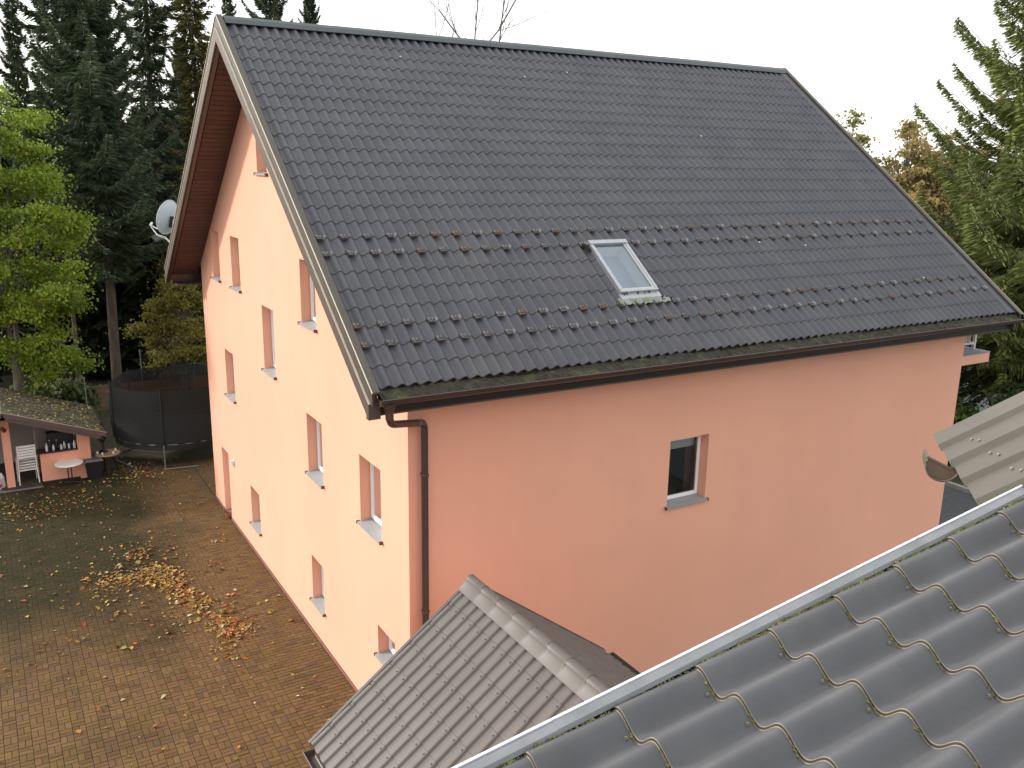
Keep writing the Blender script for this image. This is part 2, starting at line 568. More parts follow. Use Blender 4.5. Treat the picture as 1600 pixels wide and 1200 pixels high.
while y < YY1:
    x = 0.0
    i = 0
    while x < 4.0:
        if (i + j) % 2 == 0:
            bricks.append((x + MOD * 0.25, y + MOD / 2, MOD / 2 - GAP, MOD - GAP)); bricks.append((x + MOD * 0.75, y + MOD / 2, MOD / 2 - GAP, MOD - GAP))
        else:
            bricks.append((x + MOD / 2, y + MOD * 0.25, MOD - GAP, MOD / 2 - GAP)); bricks.append((x + MOD / 2, y + MOD * 0.75, MOD - GAP, MOD / 2 - GAP))
        x += MOD
        i += 1
    y += MOD
    j += 1
def project(P):
    d = Vector(P) - CAM
    w = d.dot(fwd)
    return (800 + 1395.43 * d.dot(right) / w, 600 - 1395.43 * d.dot(up) / w, w)
def brick_verts(cx, cy, lx, ly, dz):
    hx, hy = lx / 2, ly / 2
    tx, ty = hx - CH, hy - CH
    return [(cx - hx, cy - hy, -0.02), (cx + hx, cy - hy, -0.02), (cx + hx, cy + hy, -0.02), (cx - hx, cy + hy, -0.02),
            (cx - hx, cy - hy, dz - CH), (cx + hx, cy - hy, dz - CH), (cx + hx, cy + hy, dz - CH), (cx - hx, cy + hy, dz - CH),
            (cx - tx, cy - ty, dz), (cx + tx, cy - ty, dz), (cx + tx, cy + ty, dz), (cx - tx, cy + ty, dz)]
BF = [(0, 1, 5, 4), (1, 2, 6, 5), (2, 3, 7, 6), (3, 0, 4, 7), (4, 5, 9, 8), (5, 6, 10, 9), (6, 7, 11, 10), (7, 4, 8, 11), (8, 9, 10, 11)]
def seen_brick(q):
    u, v, w = project((q[0], q[1], 0))
    if not (4 < u < 1596 and 4 < v < 1196):
        return 1e9
    # the porch roof hides the bottom right of the yard
    if v > 1158 - (u - 493) * 1.04 and u > 480:
        return 1e9
    return w
order = sorted(range(len(bricks)), key=lambda k: seen_brick(bricks[k]))
singles = set(order[:290])
rng = np.random.default_rng(3)
meshes = {}
V, F, RN = [], [], []
for k, q in enumerate(bricks):
    dz = float(rng.normal(0, 0.0018))
    if k in singles:
        key = (round(q[2], 4), round(q[3], 4))
        if key not in meshes:
            me = bpy.data.meshes.new('paver')
            me.from_pydata(brick_verts(0, 0, q[2], q[3], 0), [], BF)
            me.materials.append(M_BRICKO)
            meshes[key] = me
        o = bpy.data.objects.new('paver', meshes[key])
        col.objects.link(o)
        o.parent = pavement
        o.location = (q[0], q[1], dz)
        o.rotation_euler = (float(rng.normal(0, 0.006)), float(rng.normal(0, 0.006)), float(rng.normal(0, 0.008)))
    else:
        o = len(V)
        V += brick_verts(*q, dz)
        F += [tuple(i + o for i in f) for f in BF]
        RN += [float(rng.random())] * 12
pv = np_obj('paver_field', V, F, M_BRICK, pavement, rnd=RN)
pv['kind'] = 'stuff'

# the paved court and the kerb beyond the far end of the house
b = MB()
b.add([(13.0, -14, -0.03), (20.3, -14, -0.03), (20.3, 12, -0.03), (13.0, 12, -0.03)], [(0, 1, 2, 3)], M_ASPH)
tag(b.build('court_paving', recalc=False), kind='structure')
b = MB()
b.box((20.02, -14, -0.05), (20.18, 12, 0.10), M_KERB)
tag(b.build('kerb'), kind='structure')
b = MB()
b.add([(27, -30, -0.04), (60, -30, -0.04), (60, 60, -0.04), (27, 60, -0.04)], [(0, 1, 2, 3)], M_ASPH)
tag(b.build('road', recalc=False), kind='structure')

# ------------------------------------------------------------------ the pink house
L, W = 13.474, 13.5
ZR, ZE = 12.0935, 6.5578
OX, OX2, OY = 0.679, 0.757, 0.593
SL = Vector((0, W / 2 + OY, ZR - ZE))
SLEN = SL.length
SL.normalize()
NR = Vector((0, -SL.z, SL.y))
EAVE = Vector((-OX, -OY, ZE))                 # near eave corner of the tiles
LT = L + OX + OX2
house = empty('house', (0, 0, 0), 'large salmon pink rendered house with a dark tiled gable roof', 'house')

def zroof(y, off=0.0):                        # underside line of the roof over the gable
    yy = min(y, W - y)
    return ZE + (yy + OY) * SL.z / SL.y - off

# openings: a0, a1, z0, z1 ; gable plane x = 0 (a = y), eave plane y = 0 (a = x)
GW = [(11.30, 12.06, 6.53, 7.73), (9.32, 10.10, 6.53, 7.74), (6.76, 7.63, 5.03, 6.46), (10.46, 11.32, 3.60, 4.80),
      (4.00, 4.86, 6.52, 7.73), (3.91, 4.79, 3.54, 4.76), (1.08, 2.01, 3.52, 4.74), (4.10, 4.82, 0.78, 1.77),
      (0.60, 1.33, 1.34, 1.90), (8.67, 9.47, 0.73, 1.72), (6.70, 7.45, 9.23, 10.25)]
DOOR = (11.66, 12.39, 0.015, 1.88)
EW = [(5.09, 6.005, 3.53, 4.787)]
REV = 0.25

def holed_wall(name, outline, holes, to3, rev, ma):
    """flat wall with recessed openings; to3(a, z, depth)"""
    loops = [[Vector((a, z, 0)) for a, z in outline]]
    for a0, a1, z0, z1 in holes:
        loops.append([Vector((a0, z0, 0)), Vector((a0, z1, 0)), Vector((a1, z1, 0)), Vector((a1, z0, 0))])
    flat = [p for lp in loops for p in lp]
    tris = geometry.tessellate_polygon(loops)
    b = MB()
    b.add([to3(p.x, p.y, 0) for p in flat], [tuple(t) for t in tris], ma)
    for a0, a1, z0, z1 in holes:
        c = [(a0, z0), (a1, z0), (a1, z1), (a0, z1)]
        for i in range(4):
            p, q = c[i], c[(i + 1) % 4]
            b.add([to3(*p, 0), to3(*q, 0), to3(*q, rev), to3(*p, rev)], [(0, 1, 2, 3)], ma)
    return b.build(name, parent=house, recalc=False)

g3 = lambda a, z, d: (d, a, z)
e3 = lambda a, z, d: (a, d, z)
top = 0.17
gable = [(0, 0), (W, 0), (W, zroof(W, top)), (W / 2, zroof(W / 2, top)), (0, zroof(0, top))]
holed_wall('wall', gable, GW + [DOOR], g3, REV, M_WALL)
holed_wall('wall', [(0, 0), (L, 0), (L, zroof(0, top)), (0, zroof(0, top))], EW, e3, REV, M_WALL)
b = MB()
b.add([(L, 0, 0), (L, W, 0), (L, W, zroof(W, top)), (L, W / 2, zroof(W / 2, top)), (L, 0, zroof(0, top))], [(0, 1, 2, 3, 4)], M_WALL)
b.build('wall', parent=house, recalc=False)
b = MB()
b.add([(0, W, 0), (L, W, 0), (L, W, zroof(W, top)), (0, W, zroof(W, top))], [(0, 1, 2, 3)], M_WALL)
b.build('wall', parent=house, recalc=False)
b = MB()
b.box((-0.025, -0.025, -0.03), (-0.004, DOOR[0] - 0.02, 0.06))
b.box((-0.025, DOOR[1] + 0.02, -0.03), (-0.004, W + 0.02, 0.06))
b.box((-0.004, -0.025, -0.03), (L + 0.02, -0.004, 0.06))
b.build('plinth', M_PLINTH, house)

def window(a0, a1, z0, z1, to3, blind=0.0, curtain=False, casement=True):
    t = 0.055
    d0, d1 = REV - 0.05, REV + 0.03
    def bx(b, A0, A1, D0, D1, Z0, Z1, ma=None):
        P = [to3(A0, Z0, D0), to3(A1, Z0, D0), to3(A1, Z0, D1), to3(A0, Z0, D1), to3(A0, Z1, D0), to3(A1, Z1, D0), to3(A1, Z1, D1), to3(A0, Z1, D1)]
        b.hexa(P, ma)
    e = 0.003
    b = MB()
    bx(b, a0 + e, a0 + t, d0, d1, z0 + 0.02, z1 - e); bx(b, a1 - t, a1 - e, d0, d1, z0 + 0.02, z1 - e)
    bx(b, a0 + t, a1 - t, d0, d1, z1 - t, z1 - e); bx(b, a0 + t, a1 - t, d0, d1, z0 + 0.02, z0 + t + 0.02)
    w = b.build('window', M_WHITE, house)
    s = MB()                                   # opening sash, set a little proud
    s0, s1 = d0 - 0.018, d0 + 0.03
    A0, A1, Z0, Z1 = a0 + 0.03, a1 - 0.03, z0 + 0.055, z1 - 0.03
    ts = 0.06
    bx(s, A0, A0 + ts, s0, s1, Z0, Z1); bx(s, A1 - ts, A1, s0, s1, Z0, Z1)
    bx(s, A0 + ts, A1 - ts, s0, s1, Z1 - ts, Z1); bx(s, A0 + ts, A1 - ts, s0, s1, Z0, Z0 + ts)
    s.build('sash', M_WHITE, w)
    p = MB()
    P = [to3(A0 + ts, Z0 + ts, s0 + 0.02), to3(A1 - ts, Z0 + ts, s0 + 0.02), to3(A1 - ts, Z1 - ts, s0 + 0.02), to3(A0 + ts, Z1 - ts, s0 + 0.02)]
    p.add(P, [(0, 1, 2, 3)])
    p.build('pane', M_GLASS, w, recalc=False)
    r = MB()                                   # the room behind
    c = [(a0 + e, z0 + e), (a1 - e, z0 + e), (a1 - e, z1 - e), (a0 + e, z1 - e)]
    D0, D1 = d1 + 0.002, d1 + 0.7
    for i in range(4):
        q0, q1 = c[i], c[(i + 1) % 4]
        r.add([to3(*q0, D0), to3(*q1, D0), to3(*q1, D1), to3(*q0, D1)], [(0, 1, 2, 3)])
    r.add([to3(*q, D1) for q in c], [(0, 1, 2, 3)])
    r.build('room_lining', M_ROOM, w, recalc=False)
    if blind:
        s = MB()
        bx(s, a0 + t, a1 - t, d1 + 0.03, d1 + 0.045, z1 - t - blind, z1 - t)
        s.build('blind', M_BLIND, w)
    if curtain:
        s = MB()
        n = 9
        pr = [(a1 - 0.07 - 0.13 * k / n, d1 + 0.09 + 0.02 * (k % 2)) for k in range(n + 1)]
        V = [to3(a, z0 + 0.05, d) for a, d in pr] + [to3(a, z1 - 0.1, d) for a, d in pr]
        s.add(V, [(k, k + 1, n + 2 + k, n + 1 + k) for k in range(n)])
        s.build('curtain', M_CURTAIN, w, recalc=False)
    s = MB()                                   # metal sill, falling outwards
    O0, O1 = -0.055, d0
    o = 0.035
    zt0, zt1 = z0 - 0.005, z0 + 0.025
    P = [to3(a0 - o, zt0 - 0.03, O0), to3(a1 + o, zt0 - 0.03, O0), to3(a1 - e, zt1 - 0.02, O1), to3(a0 + e, zt1 - 0.02, O1),
         to3(a0 - o, zt0, O0), to3(a1 + o, zt0, O0), to3(a1 - e, zt1, O1), to3(a0 + e, zt1, O1)]
    P[2], P[3], P[6], P[7] = to3(a1 - e, zt1 - 0.02, O1), to3(a0 + e, zt1 - 0.02, O1), to3(a1 - e, zt1, O1), to3(a0 + e, zt1, O1)
    # straight part in front of the wall, then the part inside the opening
    A = [to3(a0 - o, zt0 - 0.032, O0), to3(a1 + o, zt0 - 0.032, O0), to3(a1 + o, zt0 - 0.02, -0.002), to3(a0 - o, zt0 - 0.02, -0.002),
         to3(a0 - o, zt0, O0), to3(a1 + o, zt0, O0), to3(a1 + o, zt0 + 0.012, -0.002), to3(a0 - o, zt0 + 0.012, -0.002)]
    B = [to3(a0 + e, zt0 - 0.02, -0.002), to3(a1 - e, zt0 - 0.02, -0.002), to3(a1 - e, zt1 - 0.02, O1), to3(a0 + e, zt1 - 0.02, O1),
         to3(a0 + e, zt0 + 0.012, -0.002), to3(a1 - e, zt0 + 0.012, -0.002), to3(a1 - e, zt1 + 0.01, O1), to3(a0 + e, zt1 + 0.01, O1)]
    s.hexa(A); s.hexa(B)
    s.build('sill', M_SILL, w)
    for aa in (a0 - o - 0.012, a1 + o + 0.002):
        s = MB()
        bx(s, aa, aa + 0.012, O0 - 0.01, -0.003, zt0 - 0.04, zt0 + 0.02)
        s.build('sill_end', M_SILLE, w)
    return w
for k, q in enumerate(GW):
    window(*q, g3)
window(*EW[0], e3, blind=0.24, curtain=True)

# door in the gable
b = MB()
b.box((REV - 0.05, DOOR[0] + 0.003, 0.01), (REV + 0.01, DOOR[0] + 0.06, DOOR[3] - 0.003))
b.box((REV - 0.05, DOOR[1] - 0.06, 0.01), (REV + 0.01, DOOR[1] - 0.003, DOOR[3] - 0.003))
b.box((REV - 0.05, DOOR[0] + 0.06, DOOR[3] - 0.06), (REV + 0.01, DOOR[1] - 0.06, DOOR[3] - 0.003))
b.box((REV - 0.03, DOOR[0] + 0.06, 0.02), (REV + 0.005, DOOR[1] - 0.06, DOOR[3] - 0.06))
door = b.build('door', M_WHITE, house)
b = MB()
b.tube([(REV - 0.03, DOOR[0] + 0.12, 0.95), (REV - 0.08, DOOR[0] + 0.12, 0.95), (REV - 0.08, DOOR[0] + 0.22, 0.95)], 0.012, 6)
b.build('handle', M_STEEL, door)
b = MB()
b.box((0.0, DOOR[0] + 0.002, -0.02), (REV - 0.05, DOOR[1] - 0.002, 0.035))
b.build('threshold', M_PLINTH, door)

# --- roof: deck, verges, soffit, ridge
roof = MB()
DK = 0.13
for s_, n_, y_e in ((SL, NR, -OY), (Vector((0, -SL.y, SL.z)), Vector((0, SL.z, SL.y)), W + OY)):
    o_ = Vector((-OX, y_e, ZE))
    if y_e < 0:
        us_ = [(0.0, 4.90, 0.02, SLEN), (5.65, LT, 0.02, SLEN), (4.90, 5.65, 0.02, 1.40), (4.90, 5.65, 2.58, SLEN)]
    else:
        us_ = [(0.0, LT, 0.02, SLEN)]
    for ua, ub, va, vb in us_:
        roof.obox(o_, (1, 0, 0), s_, n_, (ua, va, -DK * 1.25), (ub, vb - 0.001, -0.078))
roof_o = roof.build('roof', M_SOFFITB, house)

WAVE, STEP = 0.1966, 0.375
AMP, LIP = 0.031, 0.015
def tile_data(w, step, amp, lip, ns, nl, flat=0.0, rows=1):
    """one pressed tile, crest to crest; returns verts, normals, faces, material index"""
    V, N, F, MI = [], [], [], []
    def prof(u):
        ph = 2 * math.pi * u / w
        c = math.cos(ph)
        s = math.sin(ph)
        if flat:
            k = flat
            return amp * math.tanh(k * (c + 0.55)) / math.tanh(k * 1.55), -amp * k * (1 - math.tanh(k * (c + 0.55)) ** 2) / math.tanh(k * 1.55) * s * 2 * math.pi / w
        return amp * c, -amp * s * 2 * math.pi / w
    us = [w * i / ns for i in range(ns + 1)]
    for j in range(nl + 1):
        v = step * j / nl
        if j == nl:
            v = step + 0.012
        for u in us:
            z, dz = prof(u)
            V.append((u, v, z + lip * (1 - v / step)))
            N.append(Vector((-dz, lip / step, 1)).normalized())
    for j in range(nl):
        for i in range(ns):
            a = j * (ns + 1) + i
            F.append((a, a + 1, a + ns + 2, a + ns + 1)); MI.append(0)
    # the turned-down lower edge
    bands = [(0, 0, 0.0, lip * 0.99, 1)] if ns <= 12 else [(0.0, lip, -0.0025, lip - 0.0025, 2), (-0.0025, lip - 0.0025, -0.004, 0.003, 1), (-0.004, 0.003, -0.0075, 0.0005, 2)]
    if ns <= 12:
        bands = [(0.0, lip, -0.006, -0.002, 1)]
    for v0, z0, v1, z1, mi in bands:
        o = len(V)
        for (vv, zz) in ((v0, z0), (v1, z1)):
            for u in us:
                z, dz = prof(u)
                V.append((u, vv, z + zz))
                N.append(Vector((-dz * 0.6, -1, 0.3)).normalized() if mi == 1 else Vector((-dz, -0.5, 0.8)).normalized())
        for i in range(ns):
            F.append((o + ns + 1 + i, o + ns + 2 + i, o + i + 1, o + i)); MI.append(mi)
    return V, N, F, MI
def tile_mesh(name, mats, *a, **k):
    V, N, F, MI = tile_data(*a, **k)
    me = bpy.data.meshes.new(name)
    me.from_pydata(V, [], F)
    for x in mats:
        me.materials.append(x)
    me.polygons.foreach_set('material_index', MI)
    me.polygons.foreach_set('use_smooth', [True] * len(F))
    me.normals_split_custom_set_from_vertices([tuple(n) for n in N])
    me['custom'] = 1
    return me
def frame(o, u, v, n):
    m = Matrix((Vector(u), Vector(v), Vector(n))).transposed().to_4x4()
    m.translation = Vector(o)
    return m

NROW = 24
V0 = 0.024
U0 = 0.0675 - WAVE / 2 - 0.012
NCOL = int((LT - U0 - 0.02) / WAVE)
SKY = (4.86, 5.69, 1.38, 2.66)               # skylight u0,u1,v0,v1 on the slope
def in_sky(c, r):
    u = U0 + (c + 0.5) * WAVE
    v = V0 + (r + 0.5) * STEP
    return SKY[0] + 0.02 < u < SKY[1] - 0.02 and SKY[2] - 0.12 < v < SKY[3] - 0.15
base_r = EAVE - NR * (AMP + 0.004)
cells = [(c, r) for r in range(-1, NROW) for c in range(NCOL) if not in_sky(c, r)]
def tile_o(c, r):
    return base_r + Vector((1, 0, 0)) * (U0 + c * WAVE) + SL * (V0 + r * STEP)
def tile_len(r):
    return STEP
near = sorted(cells, key=lambda q: (tile_o(*q) - CAM).length)
near_set = set([q for q in near if q[1] >= 0][:296])
tile_me = tile_mesh('roof_tile', [M_TILEO, M_RISER], WAVE, STEP, AMP, LIP, 10, 1)
for (c, r) in near_set:
    o = inst(tile_me, roof_o, frame(tile_o(c, r), (1, 0, 0), SL, NR), 'roof_tile')
TV, TN, TF, TM = tile_data(WAVE, STEP, AMP, LIP, 10, 1)
TV = np.array(TV); TF = np.array(TF); TM = np.array(TM); TN = np.array([tuple(n) for n in TN])
def joined_tiles(name, origins, u, v, n, TV, TN, TF, TM, mats, parent, cut=None):
    R = np.array([tuple(u), tuple(v), tuple(n)])
    nv = len(TV)
    VV = np.concatenate([TV @ R + np.array(tuple(o)) for o in origins])
    FF = np.concatenate([TF + nv * k for k in range(len(origins))])
    NN = np.tile(TN @ R, (len(origins), 1))
    ob = np_obj(name, VV, FF, mats[0], parent, smooth=True)
    for x in mats[1:]:
        ob.data.materials.append(x)
    ob.data.polygons.foreach_set('material_index', np.tile(TM, len(origins)).astype(np.int32))
    ob.data.normals_split_custom_set_from_vertices(NN.tolist())
    ob['kind'] = 'stuff'
    return ob
rest = [tile_o(c, r) for (c, r) in cells if (c, r) not in near_set and r >= 0]
joined_tiles('tile_field', rest, (1, 0, 0), SL, NR, TV, TN, TF, TM, [M_TILE, M_RISER], roof_o)
# short starter course at the eave is hidden by the first row; the far slope is one sheet of courses
SL2 = Vector((0, -SL.y, SL.z)); NR2 = Vector((0, SL.z, SL.y))
b2 = Vector((L + OX2, W + OY, ZE)) - NR2 * (AMP + 0.004)
far = [b2 + Vector((-1, 0, 0)) * (U0 + c * WAVE) + SL2 * (V0 + r * STEP) for r in range(NROW) for c in range(NCOL)]
TV3, TN3, TF3, TM3 = tile_data(WAVE, STEP, AMP, LIP, 4, 1)
joined_tiles('rear_tile_field', far, (-1, 0, 0), SL2, NR2, np.array(TV3), np.array([tuple(n) for n in TN3]), np.array(TF3), np.array(TM3), [M_TILE, M_RISER], roof_o)
# strip closing the tiles at the right-hand verge
b = MB()
b.obox(EAVE, (1, 0, 0), SL, NR, (U0 + NCOL * WAVE - 0.01, 0.0, -0.02), (LT - 0.02, SLEN - 0.03, 0.004))
b.build('edge_strip', M_TILE, roof_o)
# ridge cap
for i in range(7):
    x0 = -OX - 0.01 + i * (LT + 0.02) / 7
    x1 = x0 + (LT + 0.02) / 7 + (0.05 if i < 6 else 0)
    k = 0.003 * (i % 2)
    b = MB()
    pr = [(-0.17, -0.105 + k), (-0.11, -0.02 + k), (-0.035, 0.035 + k), (0.035, 0.035 + k), (0.11, -0.02 + k), (0.17, -0.105 + k), (0.16, -0.115 + k), (0.10, -0.035 + k), (0.03, 0.02 + k), (-0.03, 0.02 + k), (-0.10, -0.035 + k), (-0.16, -0.115 + k)]
    b.extrude(pr, (x0, W / 2, ZR + 0.004), (0, 1, 0), (0, 0, 1), (x1 - x0, 0, 0))
    b.build('ridge_cap', M_RIDGE, roof_o)

# verges: lower board, upper board, cap, folded edges coloured as if catching the sun
def verge(x_in, x_sign, far_side):
    ex = Vector((x_sign, 0, 0))
    s, n = (SL2, NR2) if far_side else (SL, NR)
    y_e = W + OY if far_side else -OY
    ys = -1 if far_side else 1
    o = Vector((x_in, y_e, ZE))
    def strip(name, a0, a1, n0, n1, ma, parent=house, cut=0.02):
        """board between two lines parallel to the slope, its foot cut plumb"""
        b = MB()
        y_cut = y_e - ys * cut
        P = []
        for nn in (n0, n1):
            p = o + n * nn
            l0 = (y_cut - p.y) / s.y
            l1 = (W / 2 - p.y) / s.y
            P.append((p + s * l0, p + s * l1))
        Q = [P[0][0], P[0][1], P[1][1], P[1][0]]
        b.hexa([q_ + ex * a0 for q_ in Q] + [q_ + ex * a1 for q_ in Q])
        return b.build(name, ma, parent)
    cap = strip('verge_cap', -0.012, 0.095, 0.030, 0.046, M_VERGE, cut=0.11)
    hi = strip('verge_board', 0.070, 0.092, -0.150, 0.028, M_VERGEH, cut=0.08)
    lo = strip('verge_board', 0.095, 0.122, -0.335, -0.152, M_VERGEL, cut=0.02)
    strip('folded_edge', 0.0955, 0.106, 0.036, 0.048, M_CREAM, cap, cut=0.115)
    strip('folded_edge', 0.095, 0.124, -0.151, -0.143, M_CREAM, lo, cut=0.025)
    strip('backing', -0.012, 0.069, -0.30, 0.026, M_BROWN, lo, cut=0.01)
for xs_, sg in ((-OX - 0.045, -1), (L + OX2, 1)):
    for fs in (0, 1):
        verge(xs_, sg, fs)
# soffit under the gable overhang
for fs in (0, 1):
    s, n = (SL2, NR2) if fs else (SL, NR)
    y_e = W + OY if fs else -OY
    o = Vector((-OX, y_e, ZE))
    b = MB()
    b.obox(o, (1, 0, 0), s, n, (0.01, 0.02, -0.20), (OX - 0.004, SLEN - 0.05, -0.185))
    so = b.build('soffit', M_SOFFITB, house)
    P = 0.154
    k = 0
    while 0.05 + (k + 1) * P < SLEN - 0.2:
        b = MB()
        b.obox(o, (1, 0, 0), s, n, (0.012, 0.05 + k * P + 0.007, -0.222), (OX - 0.006, 0.05 + (k + 1) * P - 0.007, -0.201))
        b.build('soffit_board', M_SOFFIT, so)
        k += 1
# eave soffit and fascia
for y0, y1, yf in ((-0.50, -0.003, -0.52), (W + 0.003, W + 0.50, W + 0.50)):
    b = MB()
    b.box((-OX + 0.02, y0, 6.165), (L + OX2 - 0.02, y1, 6.19))
    b.build('eave_soffit', M_SOFFIT, house)
    b = MB()
    b.box((-OX + 0.012, yf, 6.15), (L + OX2 - 0.012, yf + 0.018, 6.49))
    fa = b.build('fascia', M_FASCIA, house)
    b = MB()
    yo = yf - 0.012 if yf < 0 else yf + 0.02
    b.box((-OX + 0.012, yo, 6.145), (L + OX2 - 0.012, yo + 0.010, 6.17))
    b.build('drip_edge', M_VERGE, fa)
b = MB()
b.box((-OX - 0.166, -0.612, 6.124), (-OX + 0.008, -0.524, 6.352))
b.build('verge_foot', M_VERGEL, house)
# gutter with debris and moss
GY, GZ, GR = -0.715, 6.425, 0.095
b = MB()
n = 12
outer = [(GR * math.cos(math.pi + math.pi * k / n), GR * math.sin(math.pi + math.pi * k / n)) for k in range(n + 1)]
inner = [((GR - 0.006) * math.cos(math.pi + math.pi * k / n), (GR - 0.006) * math.sin(math.pi + math.pi * k / n)) for k in range(n + 1)][::-1]
gx0, gx1 = -OX - 0.05, L + OX2 - 0.02
b.extrude(outer + inner, (gx0, GY, GZ), (0, 1, 0), (0, 0, 1), (gx1 - gx0, 0, 0), smooth=False)
gut = b.build('gutter', M_BROWN, house)
b = MB()
b.tube([(gx0, GY - GR - 0.004, GZ + 0.004), (gx1, GY - GR - 0.004, GZ + 0.004)], 0.011, 8)
b.build('rim', M_BROWN, gut)
for xx in (gx0 - 0.004, gx1 - 0.004):
    b = MB()
    cap = [(p[0], p[1]) for p in outer]
    b.extrude(cap, (xx, GY, GZ), (0, 1, 0), (0, 0, 1), (0.008, 0, 0))
    b.build('end_cap', M_BROWN, gut)
for k in range(9):
    b = MB()
    xx = 0.9 + k * 1.5
    b.obox((xx, 0, 0), (1, 0, 0), (0, 1, 0), (0, 0, 1), (0, GY - GR - 0.016, GZ + 0.008), (0.03, -0.52, GZ + 0.018))
    b.build('bracket', M_BROWN, gut)
# debris: an uneven strip in the gutter
rg = np.random.default_rng(5)
nx, ny = 420, 6
X = np.linspace(gx0 + 0.03, gx1 - 0.03, nx)
Yv = np.linspace(GY - GR + 0.012, -0.545, ny)
gxx, gyy = np.meshgrid(X, Yv, indexing='ij')
hz = rg.random((nx, ny)) * 0.03
hz += 0.02 * np.sin(gxx * 2.3 + 1) * np.sin(gxx * 0.9)
gzz = GZ - 0.040 + hz + 0.105 * (gyy - GY + GR) / 0.25
Vg = np.stack([gxx, gyy, gzz], -1).reshape(-1, 3)
Fg = [(i * ny + j, i * ny + j + 1, (i + 1) * ny + j + 1, (i + 1) * ny + j) for i in range(nx - 1) for j in range(ny - 1)]
d = np_obj('debris', Vg, [f[::-1] for f in Fg], M_MOSS, gut)
d['kind'] = 'stuff'
# weeds in the gutter
b = MB()
for k in range(14):
    x0 = 9.05 + random.gauss(0, 0.07)
    a = random.uniform(0, 6.28)
    l = random.uniform(0.05, 0.13)
    p = Vector((x0, GY + random.uniform(-0.05, 0.05), GZ - 0.02))
    q = p + Vector((math.cos(a) * l * 0.7, math.sin(a) * l * 0.7, l))
    w_ = Vector((-math.sin(a), math.cos(a), 0)) * 0.012
    b.add([p - w_, p + w_, q], [(0, 1, 2)])
wd = b.build('weed', mat('weed_green', (0.12, 0.22, 0.04), 0.6), gut, recalc=False)

# downpipe
b = MB()
px, py = -0.585, GY
b.lathe((px, py, 0), [(0.056, 6.13), (0.058, 6.24), (0.085, 6.30), (0.098, 6.36)], 14)
dp = b.build('downpipe', M_BROWN, house)
def bend(p0, p1, p2, n=6):
    p0, p1, p2 = map(Vector, (p0, p1, p2))
    return [(p0.lerp(p1, t)).lerp(p1.lerp(p2, t), t) for t in [k / n for k in range(n + 1)]]
A_ = Vector((px, py, 6.2)); B_ = Vector((px, py, 6.06)); C_ = Vector((0.225, -0.10, 5.82)); D_ = Vector((0.225, -0.10, 0.02))
dBC = (C_ - B_).normalized()
path = [A_] + bend(B_ + Vector((0, 0, 0.13)), B_, B_ + dBC * 0.13) + bend(C_ - dBC * 0.13, C_, C_ + Vector((0, 0, -0.13))) + [D_]
b = MB()
b.tube(path, 0.054, 14)
b.build('pipe', M_BROWN, dp)
for z in (5.0, 2.75):
    b = MB()
    b.lathe((0.225, -0.10, z), [(0.060, -0.018), (0.065, -0.006), (0.065, 0.006), (0.060, 0.018)], 12)
    b.box((0.195, -0.06, z - 0.01), (0.255, -0.003, z + 0.01))
    b.build('pipe_clip', M_BROWN, dp)
b = MB()
pt = C_ - dBC * 0.2
b.tube([pt, pt + dBC * 0.012], 0.0575, 14)
b.build('joint_ring', M_GUARDW, dp)

# snow guards: clips in every second trough, four rows
gm = {}
def guard_mesh(kind):
    b = MB()
    ma = M_GUARDR if kind == 2 else M_GUARD
    ck = M_GUARDW if kind == 1 else ma
    b.box((-0.062, -0.05, 0.0), (0.062, 0.06, 0.006), ma)
    b.hexa([(-0.062, -0.045, 0.006), (0.062, -0.045, 0.006), (0.062, -0.035, 0.006), (-0.062, -0.035, 0.006),
            (-0.040, -0.06, 0.05), (0.040, -0.06, 0.05), (0.040, -0.052, 0.05), (-0.040, -0.052, 0.05)], ma)
    for s, c_ in ((-1, ma), (1, ck)):
        x0 = 0.066 * s
        x1 = 0.082 * s
        b.add([(x0, -0.055, 0.0), (x0, 0.055, 0.0), (x1, 0.03, 0.055), (x1, -0.05, 0.068),
               (x0 - 0.006 * s, -0.055, 0.0), (x0 - 0.006 * s, 0.055, 0.0), (x1 - 0.006 * s, 0.03, 0.055), (x1 - 0.006 * s, -0.05, 0.068)],
              [(0, 1, 2, 3), (7, 6, 5, 4), (0, 4, 5, 1), (1, 5, 6, 2), (2, 6, 7, 3), (3, 7, 4, 0)], c_)
    b.box((-0.05, 0.0, 0.006), (-0.02, 0.05, 0.03), ma)
    b.box((0.015, 0.0, 0.006), (0.04, 0.05, 0.024), ma)
    ob = b.build('snow_guard')
    me = ob.data
    bpy.data.objects.remove(ob)
    return me
gm = [guard_mesh(k) for k in range(3)]
for row, off in ((2, 0.0), (3, 0.3), (7, 0.05), (8, 0.0)):
    k = 0
    while True:
        u = U0 + WAVE / 2 + 2 * k * WAVE + (WAVE if row in (3,) else 0) * 0
        if u > LT - 0.1:
            break
        v = V0 + row * STEP
        if not (SKY[0] - 0.08 < u < SKY[1] + 0.1 and SKY[2] - 0.15 < v < SKY[3] + 0.1):
            r_ = random.random()
            me = gm[2 if r_ < 0.15 else (1 if r_ < 0.5 else 0)]
            P = EAVE + Vector((1, 0, 0)) * u + SL * (v + 0.02) - NR * (AMP * 2 - LIP * 0.9 - 0.018)
            mm = frame(P, (1, 0, 0), SL, NR) @ Matrix.Rotation(random.gauss(0, 0.05), 4, 'Z') @ Matrix.Diagonal((1.0, 1.0, 0.95, 1))
            inst(me, roof_o, mm, 'snow_guard')
        k += 1

